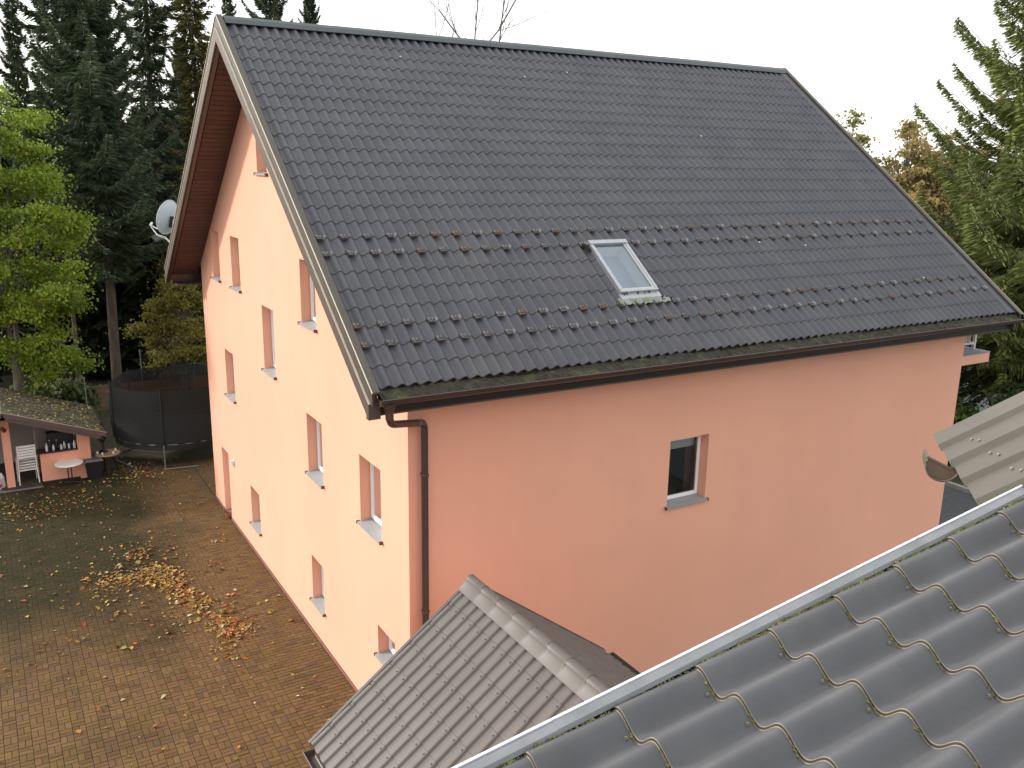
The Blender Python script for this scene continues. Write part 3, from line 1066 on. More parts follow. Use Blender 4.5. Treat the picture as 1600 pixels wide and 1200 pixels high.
# skylight
so = EAVE.copy()
def sky_box(b, u0, u1, v0, v1, n0, n1, ma=None):
    b.obox(so, (1, 0, 0), SL, NR, (u0, v0, n0), (u1, v1, n1), ma)
u0, u1, v0, v1 = SKY
b = MB()
f = 0.055
sky_box(b, u0, u0 + f, v0 + f, v1 - f, -0.06, 0.075); sky_box(b, u1 - f, u1, v0 + f, v1 - f, -0.06, 0.075)
sky_box(b, u0, u1, v0, v0 + f, -0.06, 0.07); sky_box(b, u0 - 0.005, u1 + 0.005, v1 - 0.09, v1, -0.06, 0.09)
sk = b.build('skylight', M_ALU, house)
b = MB()
g = 0.03
sky_box(b, u0 + f, u0 + f + g, v0 + f, v1 - 0.09, 0.0, 0.058); sky_box(b, u1 - f - g, u1 - f, v0 + f, v1 - 0.09, 0.0, 0.058)
sky_box(b, u0 + f + g, u1 - f - g, v0 + f, v0 + f + g, 0.0, 0.055)
b.build('sash', mat('sash_trim', (0.52, 0.50, 0.46), 0.5), sk)
b = MB()
q = lambda a, c, e_: so + Vector((1, 0, 0)) * a + SL * c + NR * e_
b.add([q(u0 + f + g, v0 + f + g, 0.04), q(u1 - f - g, v0 + f + g, 0.04), q(u1 - f - g, v1 - 0.09, 0.04), q(u0 + f + g, v1 - 0.09, 0.04)], [(0, 1, 2, 3)])
b.build('pane', M_SKYGLASS, sk, recalc=False)
b = MB()
a0, a1, c0, c1 = u0 + f + 0.004, u1 - f - 0.004, v0 + f + 0.004, v1 - 0.094
M_LINING = mat('white_lining', (0.84, 0.86, 0.86), 0.7)
M_SHADE = mat('blue_grey_shade', (0.22, 0.28, 0.36), 0.8)
cs = [(a0, c0), (a1, c0), (a1, c1), (a0, c1)]
for i in range(4):
    (p0, p1), (p2, p3) = cs[i], cs[(i + 1) % 4]
    b.add([q(p0, p1, 0.0), q(p2, p3, 0.0), q(p2, p3, -0.26), q(p0, p1, -0.26)], [(0, 1, 2, 3)], M_LINING)
b.add([q(*c_, -0.26) for c_ in cs], [(0, 1, 2, 3)], M_SHADE)
b.build('lining', None, sk, recalc=False)
b = MB()
sky_box(b, u0 - 0.02, u1 + 0.02, v0 - 0.13, v0 - 0.002, -0.01, 0.02)
b.build('flashing', M_ALU, sk)
b = MB()                                       # dressed lead apron over the waves
n = 36
rows = []
for vv, lift in ((v0 - 0.25, 0.012), (v0 - 0.19, 0.022), (v0 - 0.125, 0.026)):
    rows.append([q(u0 - 0.12 + (u1 - u0 + 0.26) * k / n, vv + 0.012 * math.sin(k * 1.7), lift + 0.013 * math.sin(k * 0.9 + 1)) for k in range(n + 1)])
V_ = [p for r_ in rows for p in r_]
b.add(V_, [(r_ * (n + 1) + k, r_ * (n + 1) + k + 1, (r_ + 1) * (n + 1) + k + 1, (r_ + 1) * (n + 1) + k) for r_ in range(2) for k in range(n)], None, True)
b.build('apron', M_LEAD, sk, recalc=False)
b = MB()
for uu, vv, wd_ in ((u0 - 0.06, v1 - 0.06, 0.07), (u1 + 0.10, v0 - 0.16, 0.10), (u0 + 0.4, v0 - 0.012, 0.36), (u0 - 0.05, v1 - 0.17, 0.03)):
    for k in range(16):
        p = q(uu + random.uniform(-wd_, wd_), vv + random.uniform(-0.03, 0.03), random.uniform(0.0, 0.03))
        r_ = random.uniform(0.012, 0.03)
        b.add([p + Vector((r_, 0, 0)), p + SL * r_, p - Vector((r_, 0, 0)), p - SL * r_, p + NR * r_ * 1.4], [(0, 1, 4), (1, 2, 4), (2, 3, 4), (3, 0, 4)])
mo = b.build('moss', M_MOSS, sk, recalc=False)
mo['kind'] = 'stuff'
# small pale specks of debris on the roof
for (uu, vv) in ((6.05, 7.9), (9.8, 6.0), (3.3, 8.3), (10.2, 2.35), (9.0, 2.5), (12.9, 1.2), (7.3, 8.2)):
    b = MB()
    p = EAVE + Vector((1, 0, 0)) * uu + SL * vv + NR * 0.01
    b.lathe((0, 0, 0), [(0.02, 0.0), (0.025, 0.012), (0.012, 0.022)], 6)
    b.v = [tuple(p + Vector((1, 0, 0)) * x_ + SL * y_ + NR * z_) for x_, y_, z_ in b.v]
    b.build('lichen_speck', mat('lichen', (0.5, 0.48, 0.4), 0.9), roof_o)

# satellite dish on the far eave
dish = empty('satellite_dish', (-0.52, 14.12, 7.0), 'white satellite dish fixed behind the far verge of the pink house', 'satellite dish')
dc = Vector((-0.56, 14.2, 7.90))
dn = Vector((-0.64, 0.74, 0.22)).normalized()
du = Vector((0, 0, 1)).cross(dn).normalized()
dv = dn.cross(du)
b = MB()
nr, na = 6, 28
V_, F_ = [], []
for k in range(nr + 1):
    r_ = k / nr
    for a in range(na):
        t = 2 * math.pi * a / na
        V_.append(dc + (du * 0.44 * math.cos(t) + dv * 0.47 * math.sin(t)) * r_ + dn * (0.10 * r_ * r_))
for k in range(nr):
    for a in range(na):
        F_.append((k * na + a, k * na + (a + 1) % na, (k + 1) * na + (a + 1) % na, (k + 1) * na + a))
b.add(V_, F_, None, True)
b.build('reflector', M_DISH, dish, recalc=False)
b = MB()
b.tube([dc + (du * 0.44 * math.cos(2 * math.pi * a / 28) + dv * 0.47 * math.sin(2 * math.pi * a / 28)) + dn * 0.10 for a in range(29)], 0.009, 5, cap=False)
b.build('rim', M_DISH, dish)
b = MB()
b.obox(dc, du, dv, dn, (-0.07, -0.24, -0.09), (0.05, -0.06, -0.01)); b.obox(dc, du, dv, dn, (-0.03, -0.06, -0.07), (0.05, 0.06, -0.012))
b.build('mount', M_DARK, dish)
b = MB()
b.tube([dc - dn * 0.10 - dv * 0.02, dc - dn * 0.11 - dv * 0.2, Vector((-0.50, 14.1, 7.42)), Vector((-0.48, 14.06, 7.05))], 0.024, 8)
b.build('pole', M_WHITE, dish)
lnb = dc + dn * 0.62 - dv * 0.36
b = MB()
b.tube([dc - dv * 0.44 + dn * 0.05, lnb], 0.013, 6)
b.build('feed_arm', M_WHITE, dish)
b = MB()
b.tube([lnb + dv * 0.0, lnb + dv * 0.03 - dn * 0.02, lnb + dv * 0.09 - dn * 0.04], [0.03, 0.034, 0.026], 8)
b.build('feed_head', M_WHITE, dish)
b = MB()
e0 = Vector((-0.50, 14.09, 7.3))
for k in (0, 1):
    a = lnb - dv * 0.02
    b.tube([a, a.lerp(e0, 0.25) - Vector((0, 0, 0.12 + 0.03 * k)), a.lerp(e0, 0.6) - Vector((0, 0, 0.06 + 0.04 * k)), a.lerp(e0, 0.85) - Vector((0, 0, 0.14 + 0.03 * k)), e0], 0.009, 5)
b.build('cable', M_WHITE, dish)

# balcony at the far end of the house
b = MB()
b.box((L + 0.004, 0.006, 5.30), (L + 1.02, 6.0, 5.515), M_WALL)
bal = b.build('balcony', None, house)
b = MB()
b.box((L + 0.004, 0.0, 5.517), (L + 1.04, 6.01, 5.54))
b.build('deck', M_CONC, bal)
b = MB()
for x_, y_ in ((L + 0.05, 0.35), (L + 0.92, 0.35), (L + 0.92, 3.0), (L + 0.92, 5.9)):
    b.box((x_ - 0.03, y_ - 0.03, 5.54), (x_ + 0.03, y_ + 0.03, 6.5))
b.box((L + 0.05, 0.33, 6.46), (L + 0.92, 0.37, 6.50)); b.box((L + 0.05, 0.325, 5.66), (L + 0.92, 0.375, 5.70))
b.box((L + 0.9, 0.35, 6.46), (L + 0.94, 5.9, 6.50)); b.box((L + 0.9, 0.35, 5.66), (L + 0.94, 5.9, 5.70))
rail = b.build('railing', M_RAIL, bal)
for k in range(5):
    b = MB()
    x_ = L + 0.16 + 0.14 * k
    b.box((x_, 0.342, 5.70), (x_ + 0.022, 0.358, 6.46))
    b.build('baluster', M_RAIL, bal)
for k in range(32):
    b = MB()
    y_ = 0.5 + 0.17 * k
    b.box((L + 0.912, y_, 5.70), (L + 0.928, y_ + 0.022, 6.46))
    b.build('baluster', M_RAIL, bal)

# wall lamp and pot by the gable door
wlp = empty('wall_lamp', (0, 11.05, 1.80), 'small white lamp on the pink gable beside the door', 'lamp')
b = MB()
b.box((-0.02, 11.0, 1.72), (-0.003, 11.1, 1.89))
b.build('back_plate', M_WHITE, wlp)
b = MB()
b.box((-0.085, 11.012, 1.735), (-0.021, 11.088, 1.875))
b.build('cover', M_LAMP, wlp)
pot = empty('plant_pot', (-0.06, 11.83, 0), 'small brown pot with a sprig at the gable door step', 'plant pot')
b = MB()
b.lathe((-0.06, 11.83, 0.0), [(0.05, 0.0), (0.075, 0.12), (0.08, 0.15), (0.065, 0.15), (0.06, 0.12)], 12)
b.build('pot', M_POT, pot)
b = MB()
for k in range(18):
    a = random.uniform(0, 6.28); l = random.uniform(0.05, 0.14)
    p = Vector((-0.06, 11.83, 0.13)); qv = p + Vector((math.cos(a) * l * 0.7, math.sin(a) * l * 0.7, l * 0.7)); w_ = Vector((-math.sin(a), math.cos(a), 0)) * 0.015
    b.add([p, qv.lerp(p, 0.4) - w_, qv, qv.lerp(p, 0.4) + w_], [(0, 1, 2, 3)])
b.build('sprig', mat('dull_green_leaf', (0.10, 0.12, 0.05), 0.7), pot, recalc=False)

# ------------------------------------------------------------------ the porch between the buildings
pa = Vector((-0.026, -2.025, 4.184))
hw, rise = 2.235, 1.653
PL = 7.3
porch = empty('porch', (pa.x, pa.y - PL / 2, 0), 'low porch with a taupe metal tile gable roof beside the pink wall', 'porch')
plen = math.hypot(hw, rise)
pv_l = Vector((hw, 0, rise)).normalized()
pn_l = Vector((-rise, 0, hw)).normalized()
pv_r = Vector((-hw, 0, rise)).normalized()
pn_r = Vector((rise, 0, hw)).normalized()
b = MB()
for s, nn in ((-1, pn_l), (1, pn_r)):
    e_ = Vector((pa.x + s * (hw - 0.03), pa.y - 0.02, pa.z - rise)) - nn * 0.03
    r_ = Vector((pa.x, pa.y - 0.02, pa.z)) - nn * 0.03
    d_ = Vector((0, -PL + 0.02, 0))
    b.hexa([e_ - nn * 0.06, r_ - nn * 0.06, r_ - nn * 0.06 + d_, e_ - nn * 0.06 + d_, e_, r_, r_ + d_, e_ + d_])
pr_o = b.build('roof', M_SOFFITB, porch)
b = MB()
b.box((pa.x - hw + 0.45, pa.y - PL + 0.1, -0.04), (pa.x + hw - 0.45, pa.y - 0.35, pa.z - rise + 0.12))
b.add([(pa.x - hw + 0.45, pa.y - 0.351, pa.z - rise + 0.1), (pa.x + hw - 0.45, pa.y - 0.351, pa.z - rise + 0.1), (pa.x, pa.y - 0.351, pa.z - 0.15)], [(0, 1, 2)])
b.build('wall', M_WALL, porch, recalc=False)
PW, PAMP, PLIP = 0.196, 0.019, 0.007
PST = (plen - 0.03) / 8
pt_me = tile_mesh('roof_tile', [M_PORCH, M_PORCHR], PW, PST, PAMP, PLIP, 12, 1, flat=2.6)
PT = tile_data(PW, PST, PAMP, PLIP, 12, 1, flat=2.6)
PT = (np.array(PT[0]), np.array([tuple(n) for n in PT[1]]), np.array(PT[2]), np.array(PT[3]))
NPR = 7
NPC = int(PL / PW)
restL, restR = [], []
for c in range(NPC):
    for r in range(NPR + 1):
        st0 = r * PST
        oL = Vector((pa.x - hw, pa.y - 0.03 - c * PW, pa.z - rise)) + pv_l * (st0 if r else st0) - pn_l * (PAMP * 0.5)
        oR = Vector((pa.x + hw, pa.y - 0.03 - (c + 1) * PW, pa.z - rise)) + pv_r * st0 - pn_r * (PAMP * 0.5)
        if r == NPR and st0 + PST > plen:
            pass
        if c < 22:
            inst(pt_me, pr_o, frame(oL - world_loc(pr_o) if False else oL - Vector(porch.location), (0, -1, 0), pv_l, pn_l), 'roof_tile')
        else:
            restL.append(oL - Vector(porch.location))
        if c < 14:
            inst(pt_me, pr_o, frame(oR - Vector(porch.location), (0, 1, 0), pv_r, pn_r), 'roof_tile')
        else:
            restR.append(oR - Vector(porch.location))
joined_tiles('tile_field', restL, (0, -1, 0), pv_l, pn_l, *PT, [M_PORCH, M_PORCHR], pr_o)
joined_tiles('tile_field', restR, (0, 1, 0), pv_r, pn_r, *PT, [M_PORCH, M_PORCHR], pr_o)
# screws below every step
V_, F_ = [], []
for c in range(NPC):
    for r in range(1, NPR + 1):
        st0 = r * PST
        for s, e1, vv, nn in ((-1, Vector((pa.x - hw, 0, pa.z - rise)), pv_l, pn_l),):
            p = e1 + Vector((0, pa.y - 0.03 - (c + 0.5) * PW + PW * 0.36, 0)) + vv * (st0 - 0.05) + nn * (0.010)
            o = len(V_)
            for a in range(6):
                V_.append(tuple(p + (vv * math.cos(a * 1.047) + Vector((0, 1, 0)) * math.sin(a * 1.047)) * 0.011 - Vector(porch.location)))
            for a in range(6):
                V_.append(tuple(p + (vv * math.cos(a * 1.047) + Vector((0, 1, 0)) * math.sin(a * 1.047)) * 0.008 + nn * 0.008 - Vector(porch.location)))
            for a in range(6):
                F_.append((o + a, o + (a + 1) % 6, o + 6 + (a + 1) % 6, o + 6 + a))
            F_.append((o + 6, o + 7, o + 8, o + 9)); F_.append((o + 9, o + 10, o + 11, o + 6))
sc_ = np_obj('screws', V_, F_, mat('screw_head', (0.03, 0.026, 0.023), 0.6), pr_o)
sc_['kind'] = 'stuff'
# ridge caps: half-round pieces with flat side flanges
y_ = pa.y + 0.0
k = 0
while y_ > pa.y - PL + 0.1:
    ln = 0.40
    b = MB()
    n = 10
    R0, R1 = 0.081, 0.077
    V_ = []
    for (yy, R_) in ((y_, R1), (y_ - ln + 0.03, R1), (y_ - ln + 0.025, R0), (y_ - ln, R0)):
        V_.append((pa.x - 0.18, yy, pa.z - 0.088))
        for i in range(n + 1):
            a = math.pi * (1.0 - i / n)
            V_.append((pa.x + R_ * math.cos(a), yy, pa.z + 0.012 + R_ * math.sin(a)))
        V_.append((pa.x + 0.18, yy, pa.z - 0.088))
    w_ = n + 3
    b.add(V_, [(r * w_ + i, r * w_ + i + 1, (r + 1) * w_ + i + 1, (r + 1) * w_ + i) for r in range(3) for i in range(w_ - 1)], None, True)
    b.build('ridge_cap', M_PORCH, pr_o, recalc=False)
    y_ -= ln - 0.012
    k += 1
# verge trims and gutters of the porch
for s, vv, nn in ((-1, pv_l, pn_l), (1, pv_r, pn_r)):
    b = MB()
    o = Vector((pa.x + s * hw, pa.y, pa.z - rise))
    b.obox(o, (0, 1, 0), vv, nn, (-0.03, -0.02, -0.10), (0.02, plen - 0.0, 0.022))
    b.build('verge_board', mat('dark_porch_trim', (0.055, 0.035, 0.03), 0.5), porch)
    b = MB()
    r_ = 0.075
    o2 = [(r_ * math.cos(math.pi + math.pi * k / 10), r_ * math.sin(math.pi + math.pi * k / 10)) for k in range(11)]
    i2 = [((r_ - 0.007) * math.cos(math.pi + math.pi * k / 10), (r_ - 0.007) * math.sin(math.pi + math.pi * k / 10)) for k in range(11)][::-1]
    b.extrude(o2 + i2, (pa.x + s * (hw + 0.055), pa.y - PL, pa.z - rise - 0.04), (1, 0, 0), (0, 0, 1), (0, PL - 0.1, 0))
    g_ = b.build('gutter', M_BROWN if s < 0 else M_PORCHR, porch)
    b = MB()
    b.extrude(o2, (pa.x + s * (hw + 0.055), pa.y - 0.10, pa.z - rise - 0.04), (1, 0, 0), (0, 0, 1), (0, 0.01, 0))
    b.tube([(pa.x + s * (hw + 0.055 + r_), pa.y - PL, pa.z - rise - 0.037), (pa.x + s * (hw + 0.055 + r_), pa.y - 0.09, pa.z - rise - 0.037)], 0.009, 6)
    b.build('rim', M_PORCH, g_)

# ------------------------------------------------------------------ the near roof at the camera's feet
TH = math.radians(7.91)
fv = Vector((math.cos(TH), 0, math.sin(TH)))
fn = Vector((-math.sin(TH), 0, math.cos(TH)))
FW, FST, FAMP, FLIP = 0.19575, 0.3645, 0.033, 0.015
fp0 = Vector((-2.711, -9.440, 7.864)) - fn * (FAMP + FLIP)
near_b = empty('near_building', (-1.0, -11.5, 0), 'near building with a grey wavy metal tile roof and pale zinc verge flashing', 'building')
b = MB()
fo = fp0 - Vector((0, 0, 0))
fb0 = fp0 + fv * (-6 * FST)
b.obox(fp0, fv, (0, -1, 0), fn, (-6 * FST, 0.0, -0.16), (13 * FST, 13 * FW, -0.035))
fr_o = b.build('roof', M_SOFFITB, near_b)
fg_me = tile_mesh('roof_tile', [M_FG, M_FGRISER, M_DUST], FW, FST, FAMP, FLIP, 28, 6)
for i in range(-6, 13):
    for j in range(-1, 13):
        if j == -1:
            continue
        o = fp0 + fv * (i * FST) + Vector((0, -1, 0)) * (j * FW) - Vector(near_b.location)
        inst(fg_me, fr_o, frame(o, (0, -1, 0), fv, fn), 'roof_tile')
# half tile at the verge, running under the flashing
hv = tile_data(FW, FST, FAMP, FLIP, 28, 6)
for i in range(-6, 13):
    pass
keepV = [(u_, v_, z_) for u_, v_, z_ in hv[0]]
hm = bpy.data.meshes.new('verge_tile')
idx = {}
VV, NN, FF, MM = [], [], [], []
for f_, mi in zip(hv[2], hv[3]):
    if all(keepV[k][0] >= FW * 0.56 for k in f_):
        for k in f_:
            if k not in idx:
                idx[k] = len(VV)
                VV.append(keepV[k]); NN.append(tuple(hv[1][k]))
        FF.append(tuple(idx[k] for k in f_)); MM.append(mi)
hm.from_pydata(VV, [], FF)
for x_ in (M_FG, M_FGRISER, M_DUST):
    hm.materials.append(x_)
hm.polygons.foreach_set('material_index', MM)
hm.polygons.foreach_set('use_smooth', [True] * len(FF))
hm.normals_split_custom_set_from_vertices(NN)
for i in range(-6, 13):
    o = fp0 + fv * (i * FST) + Vector((0, -1, 0)) * (-FW) - Vector(near_b.location)
    inst(hm, fr_o, frame(o, (0, -1, 0), fv, fn), 'verge_tile')
# screws with washers in the troughs just below the steps
b = MB()
def fq(a, y_, z_):
    return fp0 + fv * a + Vector((0, -1, 0)) * y_ + fn * z_
for i in range(-6, 13):
    for j in range(0, 13):
        if (i + j) % 2 == 0 or random.random() < 0.35:
            c_ = fq(i * FST - 0.030, (j + 0.36) * FW, -FAMP * 0.63 + 0.002)
            for r0, h0, h1 in ((0.008, -0.004, 0.003), (0.005, 0.003, 0.008)):
                n = 8
                V_ = []
                for h_ in (h0, h1):
                    for k in range(n):
                        a = 2 * math.pi * k / n
                        V_.append(c_ + fv * r0 * math.cos(a) + Vector((0, -1, 0)) * r0 * math.sin(a) + fn * h_)
                b.add(V_, [(k, (k + 1) % n, n + (k + 1) % n, n + k) for k in range(n)] + [tuple(range(n, 2 * n))])
sc_ = b.build('screws', mat('dusty_screw', (0.17, 0.145, 0.115), 0.7), fr_o, recalc=False)
sc_['kind'] = 'stuff'
# lichen in the troughs at the steps
V_, F_, = [], []
for i in range(-6, 13):
    for j in range(0, 13):
        for k in range(9):
            uu = (0.30 + random.gauss(0, 0.09))
            p = fq(i * FST + random.gauss(-0.006, 0.004), (j + uu) * FW, FAMP * math.cos(2 * math.pi * uu) + 0.002)
            s_ = random.uniform(0.003, 0.009)
            o = len(V_)
            V_ += [tuple(p + fv * s_ * 0.6 - Vector(near_b.location)), tuple(p + Vector((0, s_ * 1.6, 0)) - Vector(near_b.location)), tuple(p - fv * s_ * 0.6 - Vector(near_b.location)), tuple(p - Vector((0, s_ * 1.6, 0)) - Vector(near_b.location)), tuple(p + fn * 0.004 - Vector(near_b.location))]
            F_ += [(o, o + 1, o + 4), (o + 1, o + 2, o + 4), (o + 2, o + 3, o + 4), (o + 3, o, o + 4)]
li = np_obj('lichen', V_, F_, M_MOSSY, fr_o)
li['kind'] = 'stuff'
# zinc verge flashing in lapped lengths
cuts = [-6.2 * FST, -2.62 * FST, 2.62 * FST, 13 * FST]
for k in range(3):
    a0, a1 = cuts[k], cuts[k + 1] + (0.02 if k < 2 else 0)
    h = 0.0015 * (k % 2)
    zt = FAMP + FLIP
    b = MB()
    pr = [(-0.030, zt - 0.014 + h), (-0.034, zt - 0.002 + h), (-0.080, zt + 0.004 + h), (-0.080, zt - 0.16), (-0.083 - h, zt - 0.16), (-0.083 - h, zt + 0.008 + h), (-0.034, zt + 0.002 + h), (-0.027, zt - 0.014 + h)]
    b.extrude(pr, fp0 + fv * a0, (0, -1, 0), fn, fv * (a1 - a0), M_ZINC)
    fl = b.build('flashing', None, near_b)
    b = MB()
    b.tube([fq(a0, -0.082, zt + 0.009), fq(a1, -0.082, zt + 0.009)], 0.0055, 6)
    b.build('bright_edge', M_ZINCE, fl)
# moss along the flashing
V_, F_ = [], []
lo = Vector(near_b.location)
t = -6 * FST
while t < 13 * FST:
    dens = 0.5 + 0.5 * math.sin(t * 3.1 + 0.4) * math.sin(t * 1.3 + 2)
    ph = (t / FST) % 1.0
    nk = 7 if random.random() < dens and ph > 0.12 else 1
    for k in range(nk):
        p = fq(t + random.uniform(-0.01, 0.01), random.gauss(-0.024, 0.005), FAMP * 0.72 + FLIP * (1 - ph) + random.uniform(-0.004, 0.004))
        s_ = random.uniform(0.003, 0.008)
        o = len(V_)
        a = random.uniform(0, 3.14)
        e1 = fv * math.cos(a) + Vector((0, 1, 0)) * math.sin(a)
        e2 = fv * -math.sin(a) + Vector((0, 1, 0)) * math.cos(a)
        for w_ in (e1 * s_, e2 * s_, -e1 * s_, -e2 * s_, fn * s_ * 1.2):
            V_.append(tuple(p + w_ - lo))
        F_ += [(o, o + 1, o + 4), (o + 1, o + 2, o + 4), (o + 2, o + 3, o + 4), (o + 3, o, o + 4)]
    t += 0.008
ms_ = np_obj('moss', V_, F_, M_MOSSY, near_b)
ms_['kind'] = 'stuff'
b = MB()
zlow = fq(-5.5 * FST, 0, -0.16).z
zhi = fq(13 * FST, 0, -0.16).z
x0_, x1_ = fq(-5.0 * FST, 0, 0).x, fq(13 * FST, 0, 0).x
b.hexa([(x0_, -9.47, -0.04), (x1_, -9.47, -0.04), (x1_, -11.9, -0.04), (x0_, -11.9, -0.04), (x0_, -9.47, zlow - 0.03), (x1_, -9.47, zhi - 0.04), (x1_, -11.9, zhi - 0.04), (x0_, -11.9, zlow - 0.03)])
b.build('wall', M_WALL, near_b)

# ------------------------------------------------------------------ the beige sheet roof at 43 degrees, with its gutter end
h_, a_ = math.radians(42.67), math.radians(34.94)
bs = 4.55 / 3.9
dirp = Vector((-0.658 * 1.35, -6.523 * 1.35, 6.075 * 1.35)) - CAM
BP = CAM + dirp * bs
be = -Vector((math.cos(h_), math.sin(h_), 0))
bu = Vector((math.sin(h_) * math.cos(a_), -math.cos(h_) * math.cos(a_), math.sin(a_)))
bn = be.cross(bu)
if bn.z < 0:
    bn = -bn
bp = 0.2041 * 1.35 * bs
beige = empty('sheet_roof', BP, 'beige ribbed metal sheet roof with a half-round gutter end', 'roof')
BLEN = 2.6
for k in range(4):
    b = MB()
    t = 0.0012 * (k % 2)
    rb, rh = 0.030, 0.030
    prof = [(0.0, 0), (0.002, 0), (bp - 0.085, 0.0), (bp - 0.068, rh), (bp - 0.020, rh), (bp - 0.004, 0.0), (bp + 0.01, 0.0)]
    prof = [(p, q_ + t) for p, q_ in prof]
    prof += [(p, q_ - 0.004) for p, q_ in prof[::-1]]
    st = 0.0 if k == 0 else 0.02
    b.extrude(prof, BP + be * (k * bp) + bu * (0.01 * k), be, bn, bu * (BLEN - 0.01 * k))
    b.build('panel', M_BEIGE, beige)
for k in range(4):
    b = MB()
    for t_ in ((0.10, 0.55, 1.0) if k else (0.75,)):
        for dp_ in (0.32, 0.62):
            c_ = BP + be * (k * bp + bp * dp_ * 0.72) + bu * (t_ + 0.04 * k + dp_ * 0.1) + bn * 0.003
            n = 7
            V_ = []
            for h0 in (0, 0.008):
                for q_ in range(n):
                    a = 2 * math.pi * q_ / n
                    V_.append(c_ + (be * math.cos(a) + bu * math.sin(a)) * 0.008 + bn * h0)
            b.add(V_, [(q_, (q_ + 1) % n, n + (q_ + 1) % n, n + q_) for q_ in range(n)] + [tuple(range(n, 2 * n))])
            if k == 0:
                break
    b.build('screws', mat('pale_screw', (0.24, 0.22, 0.185), 0.6), beige, recalc=False)
b = MB()
for k in (0.3, 1.6, 2.4):
    b.obox(BP, be, bu, bn, (0.05, k, -0.09), (3 * bp, k + 0.05, -0.006))
for k in (0.35, 1.9):
    b.obox(BP, be, bu, bn, (k * bp, 0.12, -0.17), (k * bp + 0.06, BLEN, -0.091))
b.build('rafters', M_WOOD, beige)
b = MB()
uh = Vector((bu.x, bu.y, 0)).normalized()
b.obox(BP, be, uh, (0, 0, 1), (-0.6, 1.95, -6.0), (4 * bp, 2.1, 1.9 * math.tan(a_) - 0.06))
b.build('wall', M_WALL, beige)
# gutter stub: axis along the eave, twisted a little on its brackets
gr = 0.086
gd = (-bu + Vector((0, 0, bu.z))).normalized()          # level, outwards
tw = math.radians(24)
gxv = gd * math.cos(tw) + Vector((0, 0, 1)) * math.sin(tw)
gzv = -gd * math.sin(tw) + Vector((0, 0, 1)) * math.cos(tw)
gc = BP + be * (bp * 1.99) + gxv * (gr - 0.045) + Vector((0, 0, -0.012))
b = MB()
o2 = [(gr * math.cos(math.pi + math.pi * k / 14), gr * math.sin(math.pi + math.pi * k / 14)) for k in range(15)]
i2 = [((gr - 0.005) * math.cos(math.pi + math.pi * k / 14), (gr - 0.005) * math.sin(math.pi + math.pi * k / 14)) for k in range(15)][::-1]
b.extrude(o2 + i2, gc, gxv, gzv, -be * (bp * 0.45))
g_ = b.build('gutter', M_BEIGE, beige)
b = MB()
b.extrude(o2, gc, gxv, gzv, be * 0.006)
b.build('end_cap', M_BEIGE, g_)
b = MB()
arc = [gc + be * 0.008 + gxv * p * 1.02 + gzv * q_ * 1.02 for p, q_ in o2]
b.tube(arc, 0.006, 6)
b.tube([gc + gxv * gr, gc + gxv * gr - be * bp * 0.45], 0.010, 6)
b.tube([gc + be * 0.008 - gxv * gr * 1.1 + gzv * 0.006, gc + be * 0.008 + gxv * gr * 1.12 + gzv * 0.006], 0.0075, 6)
b.tube([gc - gxv * gr, gc - gxv * gr - be * bp * 0.45], 0.006, 6)
b.build('rim', M_BEIGE, g_)

# ------------------------------------------------------------------ garden bar at the end of the yard
hx, hy0, hy1 = -5.06, 16.45, 19.9
hut = empty('garden_bar', (-4.9, 18, 0), 'open garden bar hut with pink pillars and a leaf-strewn roof', 'hut')
zr_, slope_ = 2.42, 0.36
ex_ = 2.62
b = MB()
for s in (-1, 1):
    e0 = (hx + s * ex_, zr_ - slope_ * ex_)
    b.hexa([(hx, hy0, zr_ - 0.06), (e0[0], hy0, e0[1] - 0.06), (e0[0], hy1, e0[1] - 0.06), (hx, hy1, zr_ - 0.06),
            (hx, hy0, zr_), (e0[0], hy0, e0[1]), (e0[0], hy1, e0[1]), (hx, hy1, zr_)])
hr = b.build('roof', M_HUTROOF, hut)
for s in (-1, 1):
    sv = Vector((s, 0, -slope_)).normalized()
    nv = Vector((slope_ * s, 0, 1)).normalized()
    ln = ex_ / abs(sv.x)
    for k, (o0, n0, n1) in enumerate(((0.0, -0.095, 0.02), (-0.03, -0.20, -0.098))):
        b = MB()
        b.obox((hx, hy0, zr_), sv, (0, 1, 0), nv, (0.0, -0.035 - o0, n0), (ln - 0.1 * k, -0.004 - o0, n1))
        b.build('fascia', M_HUTTRIM, hr)
    b = MB()
    b.obox((hx, hy0, zr_), sv, (0, 1, 0), nv, (0.0, -0.042, 0.021), (ln, 0.02, 0.034))
    b.build('pale_edge', mat('hut_pale_edge', (0.25, 0.21, 0.2), 0.5), hr)
def hz_(x_, off=0.215):
    return zr_ - slope_ * abs(x_ - hx) - off
for x0_, x1_ in ((-5.14, -4.93), (-3.2, -2.86), (-7.3, -7.0)):
    b = MB()
    b.hexa([(x0_, 17.0, 0), (x1_, 17.0, 0), (x1_, 17.2, 0), (x0_, 17.2, 0), (x0_, 17.0, hz_(x0_)), (x1_, 17.0, hz_(x1_)), (x1_, 17.2, hz_(x1_)), (x0_, 17.2, hz_(x0_))])
    b.build('pillar', M_WALL, hut)
b = MB()
b.box((-4.22, 17.02, 0.07), (-3.201, 17.15, 0.93))
b.build('counter_wall', M_WALL, hut)
b = MB()
b.box((-4.21, 17.03, 0.0), (-3.21, 17.14, 0.069))
b.build('counter_base', M_DARK, hut)
b = MB()
b.box((-4.32, 16.96, 0.932), (-3.202, 17.42, 0.965))
b.build('counter_top', mat('dark_counter', (0.03, 0.022, 0.02), 0.4), hut)
b = MB()
